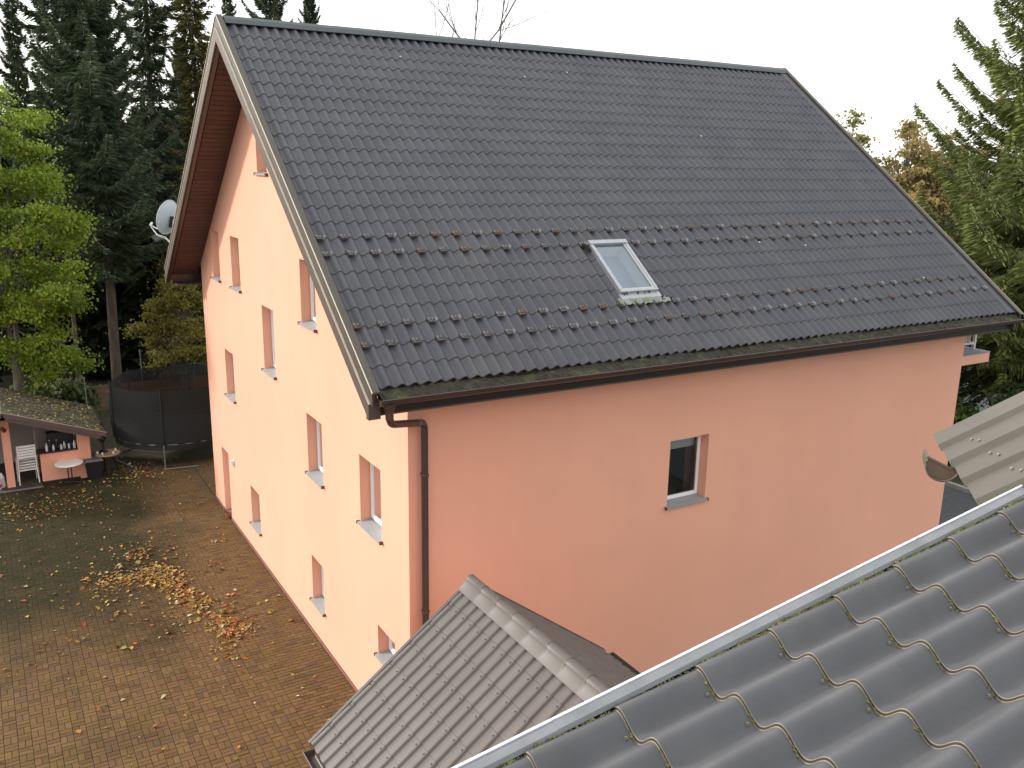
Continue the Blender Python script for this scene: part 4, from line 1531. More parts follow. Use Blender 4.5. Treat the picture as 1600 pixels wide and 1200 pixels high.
b.hexa([(-7.3, 19.5, 0), (-2.9, 19.5, 0), (-2.9, 19.62, 0), (-7.3, 19.62, 0), (-7.3, 19.5, 1.5), (-2.9, 19.5, 1.5), (-2.9, 19.62, 1.5), (-7.3, 19.62, 1.5)], M_HUTIN)
b.hexa([(-3.0, 17.21, 0), (-2.88, 17.21, 0), (-2.88, 19.49, 0), (-3.0, 19.49, 0), (-3.0, 17.21, 1.3), (-2.88, 17.21, 1.3), (-2.88, 19.49, 1.3), (-3.0, 19.49, 1.3)], M_HUTIN)
b.hexa([(-4.25, 18.0, 0.0), (-3.7, 18.4, 0.0), (-3.75, 18.5, 0.0), (-4.3, 18.1, 0.0), (-4.25, 18.0, 1.9), (-3.7, 18.4, 1.7), (-3.75, 18.5, 1.7), (-4.3, 18.1, 1.9)], M_HUTIN)
b.build('inner_wall', None, hut)
b = MB()
b.box((-7.5, 16.72, -0.03), (-4.23, 19.5, 0.035))
fl_ = b.build('floor_slab', mat('hut_floor', (0.05, 0.04, 0.035), 0.8), hut)
b = MB()
b.box((-7.5, 16.70, 0.0), (-4.23, 16.718, 0.045))
b.build('floor_edge', M_STEEL, fl_)
b = MB()
b.box((-3.98, 17.6, 0.97), (-3.25, 17.9, 1.35))
b.build('back_shelf', M_DARK, hut)
b = MB()
b.tube([(-5.1, 16.8, 1.9), (-5.04, 17.05, 1.75), (-5.02, 17.1, 1.55)], [0.05, 0.06, 0.03], 7)
b.build('bracket', mat('rusty_bracket', (0.15, 0.06, 0.04), 0.8), hut)
# bottles on the counter
for k, (bx_, by_, bh, bm_) in enumerate(((-4.02, 17.1, 0.24, 'a'), (-3.93, 17.2, 0.30, 'b'), (-3.84, 17.12, 0.17, 'a'), (-3.74, 17.22, 0.28, 'b'), (-3.63, 17.12, 0.16, 'a'), (-3.54, 17.2, 0.2, 'a'), (-3.42, 17.14, 0.15, 'a'), (-3.28, 17.1, 0.22, 'a'))):
    looks = ['short clear bottle at the open end of the bar counter', 'tall dark bottle second along the bar counter from its open end', 'small clear glass between the two tall dark bottles', 'tall dark bottle at the middle of the bar counter',
             'small clear glass just past the middle of the bar counter', 'clear jar third along the counter from the pink pillar', 'small clear glass second along the counter from the pink pillar', 'clear bottle against the pink pillar on the bar counter']
    root = empty('bottle', (bx_, by_, 0.966), looks[k], 'bottle', 'bottles on the bar counter')
    b = MB()
    r_ = 0.035
    b.lathe((bx_, by_, 0.966), [(r_, 0), (r_, bh * 0.6), (r_ * 0.45, bh * 0.8), (r_ * 0.42, bh * 0.93)], 8)
    b.build('body', M_BOTTLE if bm_ == 'a' else M_DARK, root)
    b = MB()
    b.lathe((bx_, by_, 0.966 + bh * 0.931), [(r_ * 0.5, 0), (r_ * 0.5, bh * 0.07)], 8)
    b.build('cap', M_WHITE, root)
# stacked white chairs
def make_chair():
    c = empty('garden_chair', (0, 0, 0), 'x', 'chair', 'white chairs stacked in the garden bar')
    for s in (-1, 1):
        b = MB()
        b.tube([(0.25 * s, -0.20, 0.0), (0.24 * s, -0.17, 0.42)], 0.017, 6); b.build('leg', M_WHITE, c)
        b = MB()
        b.tube([(0.26 * s, 0.22, 0.0), (0.24 * s, 0.17, 0.42), (0.235 * s, 0.21, 0.86)], 0.018, 6); b.build('leg', M_WHITE, c)
    b = MB()
    b.box((-0.23, -0.19, 0.405), (0.23, 0.17, 0.43)); b.build('seat', M_WHITE, c)
    b = MB()
    b.box((-0.235, 0.19, 0.80), (0.235, 0.215, 0.86)); b.build('backrest', M_WHITE, c)
    return c
chair = make_chair()
def copy_tree(o, parent=None):
    c = o.copy()
    col.objects.link(c)
    if parent:
        c.parent = parent
    for ch in o.children:
        copy_tree(ch, c)
    return c
chs = [chair] + [copy_tree(chair) for _ in range(4)]
names = ['lowest white garden chair, standing on the bar floor', 'white garden chair second up in the stack in the bar', 'white garden chair in the middle of the stack in the bar', 'white garden chair second from the top of the stack', 'topmost white garden chair of the stack in the bar']
for k, c in enumerate(chs):
    c.location = (-4.58, 17.30 + 0.025 * k, 0.036 + 0.075 * k)
    c.rotation_euler = (0, 0, math.radians(185))
    c['label'] = names[k]
# the white round table, the bin, the wooden table
t = empty('round_table', (-3.5, 16.72, 0), 'white round pedestal table in front of the bar counter', 'table')
b = MB()
b.lathe((-3.5, 16.72, 0.0), [(0.37, 0.600), (0.385, 0.612), (0.385, 0.632), (0.375, 0.64)], 32)
b.build('top', M_WHITE, t)
for s in (-1, 1):
    b = MB()
    b.box((-3.5 + s * 0.045 - 0.018, 16.70, 0.04), (-3.5 + s * 0.045 + 0.018, 16.74, 0.599)); b.build('post', M_BLACK, t)
    b = MB()
    b.tube([(-3.5, 16.72, 0.04), (-3.5 + s * 0.3, 16.62, 0.02)], 0.02, 6); b.build('foot', M_BLACK, t)
    b = MB()
    b.tube([(-3.5, 16.72, 0.04), (-3.5 + s * 0.25, 16.9, 0.02)], 0.02, 6); b.build('foot', M_BLACK, t)
t = empty('waste_bin', (-2.83, 16.95, 0), 'black square bin with a grey lid beside the bar', 'bin')
b = MB()
b.hexa([(-3.02, 16.78, 0), (-2.64, 16.78, 0), (-2.64, 17.14, 0), (-3.02, 17.14, 0), (-3.07, 16.74, 0.55), (-2.59, 16.74, 0.55), (-2.59, 17.18, 0.55), (-3.07, 17.18, 0.55)])
b.build('body', M_BLACK, t)
b = MB()
b.hexa([(-3.1, 16.71, 0.552), (-2.56, 16.71, 0.552), (-2.56, 17.21, 0.552), (-3.1, 17.21, 0.552), (-3.06, 16.75, 0.60), (-2.6, 16.75, 0.60), (-2.6, 17.17, 0.60), (-3.06, 17.17, 0.60)])
b.build('lid', mat('grey_lid', (0.10, 0.105, 0.11), 0.5), t)
tx, ty = -2.38, 17.25
t = empty('parasol_table', (tx, ty, 0), 'round wooden table around a folded dark parasol pole', 'table')
b = MB()
b.lathe((tx, ty, 0), [(0.36, 0.585), (0.375, 0.60), (0.375, 0.62), (0.36, 0.63)], 28); b.build('top', M_TABLEW, t)
for k in range(3):
    a = k * 2.09 + 0.4
    b = MB()
    b.tube([(tx + 0.1 * math.cos(a), ty + 0.1 * math.sin(a), 0.585), (tx + 0.3 * math.cos(a), ty + 0.3 * math.sin(a), 0.0)], 0.02, 6); b.build('leg', M_BLACK, t)
t = empty('parasol', (tx, ty, 0), 'closed black parasol standing through the wooden table', 'parasol')
b = MB()
b.tube([(tx - 0.1, ty + 0.08, 0.02), (tx - 0.1, ty + 0.08, 1.3)], 0.022, 8); b.build('pole', M_BLACK, t)
b = MB()
b.lathe((tx - 0.1, ty + 0.08, 0), [(0.12, 0.631), (0.13, 0.66), (0.05, 0.70), (0.035, 0.8)], 12); b.build('collar', M_BLACK, t)
b = MB()
b.lathe((tx - 0.1, ty + 0.08, 0), [(0.06, 0.95), (0.11, 1.05), (0.09, 1.35), (0.03, 1.6)], 10); b.build('canopy', M_BLACK, t)
cups = ['white cup nearest the bin on the wooden table', 'white cup at the front rim of the wooden table', 'white cup at the yard side of the wooden table', 'white cup near the trampoline side of the wooden table']
for k, (a, r_) in enumerate(((3.3, 0.29), (4.1, 0.28), (5.3, 0.26), (0.2, 0.24))):
    b = MB()
    cx_, cy_ = tx + r_ * math.cos(a), ty + r_ * math.sin(a)
    b.lathe((cx_, cy_, 0.631), [(0.022, 0), (0.034, 0.075), (0.029, 0.075), (0.02, 0.01)], 10)
    tag(b.build('cup', M_WHITE, None, origin=(cx_, cy_, 0.631)), cups[k], 'cup', 'cups on the wooden table')
wb = [(-5.36, 17.02), (-5.27, 17.14), (-5.42, 17.2)]
lb = ['clear water bottle with a red label at the front of the bar floor', 'clear water bottle tucked against the pink pillar', 'clear water bottle at the back of the three by the pillar']
for k, (x_, y_) in enumerate(wb):
    root = empty('water_bottle', (x_, y_, 0.036), lb[k], 'bottle', 'water bottles by the pillar')
    b = MB()
    b.lathe((x_, y_, 0.036), [(0.075, 0), (0.08, 0.05), (0.08, 0.3), (0.03, 0.40)], 10)
    b.build('body', M_BOTTLE, root)
    b = MB()
    b.lathe((x_, y_, 0.437), [(0.03, 0), (0.03, 0.03)], 10)
    b.build('cap', M_WHITE, root)
    b = MB()
    b.lathe((x_, y_, 0.10), [(0.083, 0), (0.083, 0.09)], 10)
    b.build('label_band', M_RED if k == 0 else M_BOTTLE, root)

# ------------------------------------------------------------------ trampoline
tc = Vector((-0.05, 18.45, 0))
TR, TZ, TT = 1.95, 0.80, 2.55
tr_ = empty('trampoline', (tc.x, tc.y, 0), 'round trampoline with a sagging black safety net', 'trampoline')
b = MB()
pts = [(tc.x + TR * math.cos(2 * math.pi * k / 40), tc.y + TR * math.sin(2 * math.pi * k / 40), TZ) for k in range(41)]
b.tube(pts, 0.026, 6, cap=False); b.build('ring', M_STEEL, tr_)
b = MB()
b.lathe((tc.x, tc.y, TZ - 0.02), [(TR - 0.2, 0), (TR - 0.2, 0.01)], 40); b.build('mat', M_MAT, tr_)
b = MB()
V_ = []
for r_, z_ in ((TR - 0.21, TZ + 0.012), (TR + 0.03, TZ + 0.034)):
    for k in range(40):
        V_.append((tc.x + r_ * math.cos(2 * math.pi * k / 40), tc.y + r_ * math.sin(2 * math.pi * k / 40), z_))
b.add(V_, [(k, (k + 1) % 40, 40 + (k + 1) % 40, 40 + k) for k in range(40)]); b.build('pad', M_DARK, tr_, recalc=False)
npole = 6
a00 = math.radians(-113)
for k in range(npole):
    a = a00 + 2 * math.pi * k / npole
    px_, py_ = tc.x + (TR + 0.06) * math.cos(a), tc.y + (TR + 0.06) * math.sin(a)
    b = MB()
    b.tube([(px_, py_, TZ), (px_, py_, TT + (0.1 if k % 2 else 0.02))], 0.022, 6); b.build('pole', M_DARK, tr_)
    b = MB()
    b.tube([(px_, py_, 0.0), (px_, py_, TZ - 0.002)], 0.022, 6); b.build('leg', M_STEEL, tr_)
    b = MB()
    a2 = a + 0.5
    b.tube([(px_, py_, 0.03), (tc.x + (TR + 0.06) * math.cos(a2), tc.y + (TR + 0.06) * math.sin(a2), 0.03)], 0.02, 6); b.build('foot', M_STEEL, tr_)
b = MB()
nk, nz = 72, 8
V_ = []
for j in range(nz + 1):
    tz = j / nz
    for k in range(nk):
        a = a00 + 2 * math.pi * k / nk
        ph = (k % (nk // npole)) / (nk / npole)
        sag = math.sin(math.pi * ph)
        r_ = TR + 0.02 - 0.10 * sag * tz + 0.12 * math.sin(math.pi * tz) * sag * (1 if 40 < k < 62 else 0.3) + 0.015 * math.sin(k * 2.3 + j)
        z_ = TZ - 0.18 + (TT - 0.02 - TZ + 0.18 - 0.05 * sag) * tz
        V_.append((tc.x + r_ * math.cos(a), tc.y + r_ * math.sin(a), z_))
b.add(V_, [(j * nk + k, j * nk + (k + 1) % nk, (j + 1) * nk + (k + 1) % nk, (j + 1) * nk + k) for j in range(nz) for k in range(nk)], None, True)
b.build('net', M_NET, tr_, recalc=False)

# slim posts standing by the trampoline
for k, (x_, y_, h0) in enumerate(((-2.55, 20.2, 2.35), (-0.5, 22.2, 2.7), (1.3, 22.0, 2.1))):
    lab = ['thin grey metal post behind the hut eave by the trampoline', 'tall thin grey post behind the middle of the trampoline', 'short thin grey post between the trampoline and the gable']
    b = MB()
    b.tube([(x_, y_, 0), (x_ - 0.03, y_, h0)], [0.024, 0.02], 6)
    b.tube([(x_ - 0.03, y_, h0), (x_ - 0.03, y_, h0 + 0.05)], [0.03, 0.025], 6)
    tag(b.build('post', M_STEEL, None, origin=(x_, y_, 0)), lab[k], 'post', 'slim posts by the trampoline')

# board fence behind
fe = empty('board_fence', (0, 24.6, 0), 'low weathered wooden board fence behind the trampoline with one orange section', 'fence')
x0_ = -9.0
k = 0
while x0_ < 9:
    x1_ = x0_ + 1.98
    b = MB()
    b.box((x0_ - 0.07, 24.62, 0), (x0_ + 0.03, 24.72, 1.12)); b.build('post', M_WOOD, fe)
    org = k in (4, 5)
    for j in range(6):
        b = MB()
        dz = random.uniform(-0.008, 0.008)
        b.box((x0_ + 0.01, 24.58 + random.uniform(-0.008, 0.008), 0.05 + j * 0.165 + dz), (x1_, 24.605, 0.05 + j * 0.165 + 0.152 + dz))
        b.build('board', M_WOODO if org and j > 2 else M_WOOD, fe)
    x0_ += 2.0
    k += 1

# ------------------------------------------------------------------ trees
def limb_tubes(segs, n=5):
    """segs: list of (p0, p1, r0, r1)"""
    V, F = [], []
    for p0, p1, r0, r1 in segs:
        p0, p1 = np.array(p0), np.array(p1)
        d = p1 - p0
        l = np.linalg.norm(d)
        if l < 1e-5:
            continue
        d /= l
        ref = np.array([0, 0, 1.0]) if abs(d[2]) < 0.9 else np.array([1.0, 0, 0])
        u = np.cross(d, ref); u /= np.linalg.norm(u)
        w = np.cross(u, d)
        o = len(V)
        for p, r in ((p0, r0), (p1, r1)):
            for k in range(n):
                a = 2 * math.pi * k / n
                V.append(p + (u * math.cos(a) + w * math.sin(a)) * r)
        for k in range(n):
            F.append((o + k, o + (k + 1) % n, o + n + (k + 1) % n, o + n + k))
    return np.array(V), np.array(F)

def kites(base, tip, width, rng, jit=0.6):
    """leaf blades: base, tip (N,3), width (N,) -> quads"""
    d = tip - base
    l = np.linalg.norm(d, axis=1, keepdims=True) + 1e-9
    r = rng.normal(size=base.shape)
    s = np.cross(d / l, r)
    s /= np.linalg.norm(s, axis=1, keepdims=True) + 1e-9
    mid = base + d * 0.42
    V = np.stack([base, mid + s * width[:, None], tip, mid - s * width[:, None]], 1)
    n = len(base)
    F = np.arange(n * 4).reshape(n, 4)
    return V.reshape(-1, 3), F

def spruce_parts(h, rmax, zb, nbr, ntw, seed, twl=0.55, tww=0.045, droop=0.35, upturn=0.35, trunk_r=0.24,
                 c0=(0.038, 0.058, 0.028), c1=(0.085, 0.120, 0.052), hang=0.6, brown=0.0, fan=0.36):
    rng = np.random.default_rng(seed)
    segs = []
    nz = 10
    lean = rng.normal(0, 0.012, 2)
    tp = lambda z: np.array([lean[0] * z + 0.05 * math.sin(z * 0.5 + seed), lean[1] * z, z])
    for k in range(nz):
        z0, z1 = h * k / nz, h * (k + 1) / nz
        segs.append((tp(z0), tp(z1), trunk_r * (1 - z0 / h) ** 0.8 + 0.015, trunk_r * (1 - z1 / h) ** 0.8 + 0.01))
    TVt, TFt = limb_tubes(segs, 9)
    B, T, Wd, C = [], [], [], []
    bs = []
    for i in range(nbr):
        rel = (i + rng.random()) / nbr
        z = zb + (h - zb) * rel ** 0.92
        rr = (z - zb) / (h - zb)
        Lb = (rmax * (1 - rr) ** 0.72 * (0.62 + 0.5 * rng.random()) + 0.18)
        if rr < 0.12:
            Lb *= 0.55 + 3.5 * rr
        az = i * 2.399 + rng.normal(0, 0.35)
        dirv = np.array([math.cos(az), math.sin(az), 0.0])
        side = np.array([-math.sin(az), math.cos(az), 0.0])
        s0 = -0.28 + 0.75 * rr
        o = tp(z)
        f = lambda t: o + np.outer(t, dirv) * Lb + np.outer(Lb * (s0 * t - droop * np.sin(np.pi * t) * 0.45 + upturn * t ** 2.2), [0, 0, 1])
        pts = f(np.linspace(0, 1, 5))
        for k in range(4):
            bs.append((pts[k], pts[k + 1], 0.035 * (1 - k / 5) * (Lb / rmax + 0.3), 0.035 * (1 - (k + 1) / 5) * (Lb / rmax + 0.3)))
        n = max(10, int(ntw * (0.25 + Lb / rmax)))
        t = rng.random(n) ** 0.95
        t = 0.05 + 0.95 * t
        p = f(t)
        sgn = rng.choice([-1, 1], n)
        ln = twl * (0.35 + 0.75 * (1 - t)) * (0.6 + 0.7 * rng.random(n)) * (0.5 + 0.6 * Lb / rmax)
        dv_ = side[None] * sgn[:, None] * (0.75 + 0.3 * rng.random(n))[:, None] + dirv[None] * (0.55 + 0.5 * rng.random(n))[:, None]
        dv_[:, 2] += rng.normal(-hang * 0.55, 0.35, n) * (1 - 0.6 * t)
        dv_ /= np.linalg.norm(dv_, axis=1, keepdims=True)
        off = side[None] * (sgn * rng.random(n) * fan * Lb * (1 - t) * 0.9)[:, None]
        p = p + off
        p[:, 2] -= np.abs(rng.normal(0, 0.10, n)) * hang
        B.append(p); T.append(p + dv_ * ln[:, None]); Wd.append(tww * (0.7 + 0.6 * rng.random(n)))
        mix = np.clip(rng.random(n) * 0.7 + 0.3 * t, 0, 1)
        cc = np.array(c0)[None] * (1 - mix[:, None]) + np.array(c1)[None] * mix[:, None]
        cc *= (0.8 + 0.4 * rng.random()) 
        if brown > 0:
            bm = rng.random(n) < brown
            cc[bm] = np.array([0.13, 0.10, 0.03]) * (0.7 + 0.6 * rng.random((bm.sum(), 1)))
        C.append(cc)
    B, T, Wd, C = np.concatenate(B), np.concatenate(T), np.concatenate(Wd), np.concatenate(C)
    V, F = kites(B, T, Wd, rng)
    BV, BFc = limb_tubes(bs, 3)
    nb4 = np.concatenate([BFc, np.zeros((0, 4), int)]).astype(int)
    TFt = np.concatenate([TFt, nb4 + len(TVt)]); TVt = np.concatenate([TVt, BV])
    # short sprays clothing the stem
    ns = 5200
    zz = zb + (h - zb) * rng.random(ns) ** 0.9
    aa = rng.random(ns) * 6.283
    r0 = 0.12 + 0.5 * rng.random(ns) * (1 - (zz - zb) / (h - zb))
    pb = np.stack([lean[0] * zz + r0 * np.cos(aa), lean[1] * zz + r0 * np.sin(aa), zz], 1)
    dd = np.stack([np.cos(aa), np.sin(aa), rng.normal(-0.6, 0.4, ns)], 1) + rng.normal(0, 0.4, (ns, 3))
    dd /= np.linalg.norm(dd, axis=1, keepdims=True)
    V2, F2 = kites(pb, pb + dd * (twl * (0.5 + 0.7 * rng.random(ns)))[:, None], np.full(ns, tww * 1.1), rng)
    F = np.concatenate([F, F2 + len(V)]); V = np.concatenate([V, V2])
    m2 = rng.random((ns, 1))
    C = np.concatenate([C, np.array(c0) * (1 - m2) + np.array(c1) * m2])
    return (TVt, TFt), (np.zeros((0, 3)), np.zeros((0, 4), int)), (V, F, np.repeat(C, 4, axis=0))

def tree_from(name, parts, loc, label, cat, group=None, bark=M_BARK, leafm=M_NEEDLE, rot=0.0, scale=1.0):
    root = empty(name, loc, label, cat, group)
    root.rotation_euler = (0, 0, rot)
    root.scale = (scale,) * 3
    (tv, tf), (bv, bf), (v, f, c) = parts
    t = np_obj('trunk', tv, tf, bark, root, smooth=True)
    if len(bf):
        np_obj('branches', bv, bf, bark, root)
    if len(f):
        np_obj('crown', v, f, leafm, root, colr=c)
    return root
def tree_copy(src, loc, label, rot, scale):
    c = copy_tree(src)
    c.location = loc
    c.rotation_euler = (0, 0, rot)
    c.scale = (scale,) * 3
    c['label'] = label
    return c

grp = 'spruces behind the yard'
s1 = tree_from('spruce_tree', spruce_parts(23, 3.4, 4.9, 125, 600, 11, twl=0.48, tww=0.030, trunk_r=0.20, hang=0.9), (-0.72, 27.4, 0), 'spruce with a bare pale lower trunk behind the trampoline', 'tree', grp)
s2 = tree_from('spruce_tree', spruce_parts(26, 3.9, 3.2, 118, 640, 23, twl=0.5, tww=0.032, trunk_r=0.22, hang=0.9), (-1.0, 33.0, 0), 'broad dark spruce standing behind the bare-trunked spruce', 'tree', grp)
s3 = tree_from('spruce_tree', spruce_parts(25, 3.0, 4.0, 84, 520, 37, twl=0.48, tww=0.030, trunk_r=0.2, hang=1.0, upturn=0.2), (2.7, 36.0, 0), 'open spruce with a bare upper stem beside the gable verge', 'tree', grp)
s4 = tree_from('larch_tree', spruce_parts(24, 2.1, 5.0, 110, 120, 41, twl=0.6, tww=0.035, trunk_r=0.2, hang=0.5, upturn=0.1, c0=(0.07, 0.075, 0.022), c1=(0.14, 0.13, 0.04), brown=0.2), (4.76, 34.0, 0), 'thin yellowing larch just beside the gable peak', 'tree', grp)
tree_copy(s2, (11.6, 45.0, 0), 'spruce rising behind the pink house ridge by the gable peak', 2.0, 0.93)
tree_copy(s1, (14.6, 48.0, 0), 'small spruce top showing above the ridge, next to the bare trees', 4.0, 0.86)
tree_copy(s3, (-2.9, 31.0, 0), 'spruce between the maple and the bare-trunked spruce', 2.6, 0.62)
tree_copy(s2, (1.7, 42.0, 0), 'spruce in the second row behind the bare-trunked spruce', 0.7, 0.62)
tree_copy(s1, (5.4, 42.0, 0), 'spruce in the second row behind the larch', 3.3, 0.68)
tree_copy(s3, (10.2, 50.0, 0), 'distant spruce seen left of the small ridge-top spruce', 5.0, 0.8)
tree_copy(s2, (-9.5, 36.0, 0), 'broad spruce at the outer side of the maple', 4.4, 0.75)

def broadleaf_parts(h, crown_c, crown_r, nleaf, seed, leaf=0.13, c0=(0.05, 0.09, 0.02), c1=(0.13, 0.19, 0.04), trunk_r=0.11,
                    nclump=60, zfrac=(1, 1, 1), brown=None, bfrac=0.0, clump_r=0.55, nl=18, spread=1.0):
    rng = np.random.default_rng(seed)
    cc = np.array(crown_c, float); cr = np.array(crown_r, float)
    segs = [((0, 0, 0), (0.05, 0.02, h * 0.3), trunk_r, trunk_r * 0.75), ((0.05, 0.02, h * 0.3), (cc[0] * 0.5, cc[1] * 0.5, h * 0.62), trunk_r * 0.75, trunk_r * 0.5), ((cc[0] * 0.5, cc[1] * 0.5, h * 0.62), (cc[0], cc[1], h * 0.95), trunk_r * 0.5, 0.02)]
    TVt, TFt = limb_tubes(segs, 8)
    # clump centres near the surface of an uneven ellipsoid
    d = rng.normal(size=(nclump, 3)); d /= np.linalg.norm(d, axis=1, keepdims=True)
    rad = (0.35 + 0.65 * rng.random(nclump) ** 0.45) * (1 + 0.16 * np.sin(d[:, 0] * 5 + seed) + 0.14 * np.sin(d[:, 2] * 6 + d[:, 1] * 4))
    P = cc + d * cr * rad[:, None]
    P = P[P[:, 2] > 0.3]
    bs = []
    for p in P[:nl * 4]:
        zt = np.clip(p[2] * 0.6, h * 0.36, h * 0.85)
        a = np.array([cc[0] * 0.4, cc[1] * 0.4, zt])
        mid = (a + p) / 2 + np.array([0, 0, 0.15 * np.linalg.norm(p - a) * 0.4])
        bs.append((a, mid, 0.05 * trunk_r / 0.16, 0.03 * trunk_r / 0.16)); bs.append((mid, p, 0.03 * trunk_r / 0.16, 0.008))
    BV, BFc = limb_tubes(segs + bs, 7)
    TVt, TFt, BV, BFc = BV, BFc, np.zeros((0, 3)), np.zeros((0, 4), int)
    k = rng.integers(0, len(P), nleaf)
    base = P[k] + rng.normal(size=(nleaf, 3)) * clump_r * np.array([1, 1, 0.5]) * (0.4 + 0.6 * rng.random((nleaf, 1)))
    dv_ = rng.normal(size=(nleaf, 3)); dv_[:, 2] -= 0.55
    dv_ /= np.linalg.norm(dv_, axis=1, keepdims=True)
    ln = leaf * (0.6 + 0.8 * rng.random(nleaf))
    V, F = kites(base, base + dv_ * ln[:, None], ln * 0.42, rng)
    shade = rng.random(len(P))
    mix = np.clip(0.55 * shade[k] + 0.45 * rng.random(nleaf), 0, 1)[:, None]
    C = np.array(c0) * (1 - mix) + np.array(c1) * mix
    if brown is not None:
        bm = (rng.random(nleaf) < bfrac)
        C[bm] = np.array(brown) * (0.6 + 0.8 * rng.random((bm.sum(), 1)))
    return (TVt, TFt), (BV, BFc), (V, F, np.repeat(C, 4, axis=0))

tree_from('maple_tree', broadleaf_parts(11.5, (-0.35, 0, 7.1), (2.7, 2.4, 5.0), 88000, 5, leaf=0.092, c0=(0.10, 0.17, 0.020), c1=(0.31, 0.41, 0.045), nclump=190, clump_r=0.34, brown=(0.24, 0.22, 0.03), bfrac=0.10),
          (-4.55, 21.0, 0), 'bright green maple leaning over the garden bar roof', 'tree', leafm=M_LEAF, bark=M_BARKG)
tree_from('maple_tree', broadleaf_parts(12, (0, 0, 8.6), (2.6, 2.4, 3.2), 18000, 15, leaf=0.13, c0=(0.06, 0.085, 0.014), c1=(0.17, 0.22, 0.03), nclump=60, clump_r=0.55, brown=(0.22, 0.17, 0.03), bfrac=0.2),
          (-8.2, 24.5, 0), 'yellow-green maple farther out beyond the garden bar', 'tree', leafm=M_LEAF, bark=M_BARKG)
tree_from('young_hornbeam', broadleaf_parts(5.2, (0.1, 0, 3.3), (1.55, 1.3, 1.9), 16000, 8, leaf=0.09, c0=(0.09, 0.095, 0.018), c1=(0.26, 0.24, 0.045), nclump=80, clump_r=0.26, trunk_r=0.10, brown=(0.26, 0.15, 0.03), bfrac=0.08),
          (0.95, 23.2, 0), 'small yellowing hornbeam between trampoline and gable', 'tree', leafm=M_LEAF, bark=M_BARKG)
tree_from('young_hornbeam', broadleaf_parts(6.5, (0.0, 0, 4.3), (1.5, 1.3, 2.0), 7000, 18, leaf=0.12, c0=(0.04, 0.045, 0.012), c1=(0.10, 0.10, 0.028), nclump=50, clump_r=0.35, trunk_r=0.09, brown=(0.15, 0.09, 0.025), bfrac=0.12),
          (3.0, 27.5, 0), 'dull brown-green hornbeam farther behind the yellowing one', 'tree', leafm=M_LEAF, bark=M_BARKG)
shrub_at = [(-4.5, 22.6, 1.5, 'pale leafy shrub behind the hut ridge'), (-3.5, 22.9, 1.7, 'pale leafy shrub behind the middle of the hut roof'), (-2.7, 23.3, 1.4, 'pale leafy shrub behind the hut eave end'), (-5.8, 22.8, 1.8, 'pale leafy shrub at the outer side of the hut')]
for k, (x_, y_, h0, lb_) in enumerate(shrub_at):
    tree_from('shrub', broadleaf_parts(h0, (0, 0, h0 * 0.62), (0.75, 0.6, h0 * 0.42), 1300, 60 + k, leaf=0.20, c0=(0.045, 0.075, 0.022), c1=(0.15, 0.18, 0.065), nclump=24, clump_r=0.2, trunk_r=0.03, nl=4),
              (x_, y_, 0), lb_, 'shrub', 'shrubs behind the hut', leafm=M_LEAF, bark=M_BARKG)
stems = [(-5.15, 26.5, 9, 0.16, 'mossy bare trunk nearest the maple'), (-4.3, 25.2, 8, 0.11, 'slim pale bare trunk behind the hut ridge'), (-2.3, 26.2, 8.5, 0.11, 'slim bare trunk behind the hut eave')]
for k, (x_, y_, h0, r0, lb_) in enumerate(stems):
    tree_from('slim_tree', broadleaf_parts(h0, (0.1, 0, h0 * 0.85), (0.9, 0.9, 1.6), 1500, 80 + k, leaf=0.14, c0=(0.03, 0.045, 0.014), c1=(0.08, 0.10, 0.025), nclump=16, clump_r=0.4, trunk_r=r0, nl=4),
              (x_, y_, 0), lb_, 'tree', 'slim trees behind the hut', leafm=M_LEAF, bark=M_BARK)

# bare trees above the ridge
def bare_parts(h, seed, spread=0.34):
    rng = np.random.default_rng(seed)
    segs, thick = [], []
    def grow(p, d, l, r, lev):
        n = 3
        for k in range(n):
            d2 = d + rng.normal(0, 0.03 if lev == 0 else 0.10, 3); d2[2] += 0.06
            d2 /= np.linalg.norm(d2)
            q_ = p + d2 * l / n
            segs.append((p, q_, r * (1 - 0.25 * k / n), r * (1 - 0.25 * (k + 1) / n)))
            if lev < 3 and (lev > 0 or k > 0):
                for _ in range(2 if lev < 3 else 2):
                    a = rng.normal(0, spread, 3)
                    dd = d2 + a; dd[2] = abs(dd[2]) * 0.9 + 0.12
                    dd /= np.linalg.norm(dd)
                    grow(q_, dd, l * rng.uniform(0.32, 0.5), r * 0.42, lev + 1)
            p, d = q_, d2
    grow(np.array([0, 0, 0.0]), np.array([0, 0, 1.0]), h * 0.66, 0.15, 0)
    tr = segs[:3]
    return limb_tubes(tr, 7), limb_tubes([s for s in segs if s not in tr] if False else segs[3:], 3), (np.zeros((0, 3)), np.zeros((0, 4), int), None)
M_TWIG = mat('grey_twig', (0.16, 0.14, 0.125), 0.9)
tree_from('bare_tree', bare_parts(23.5, 3), (21.9, 40.9, 0), 'leafless grey tree behind the ridge, nearer the spruce tops', 'tree', 'bare trees behind the ridge', bark=M_TWIG)
tree_from('bare_tree', bare_parts(22.0, 9), (24.0, 39.2, 0), 'leafless grey tree behind the ridge, farther from the spruce tops', 'tree', 'bare trees behind the ridge', bark=M_TWIG)

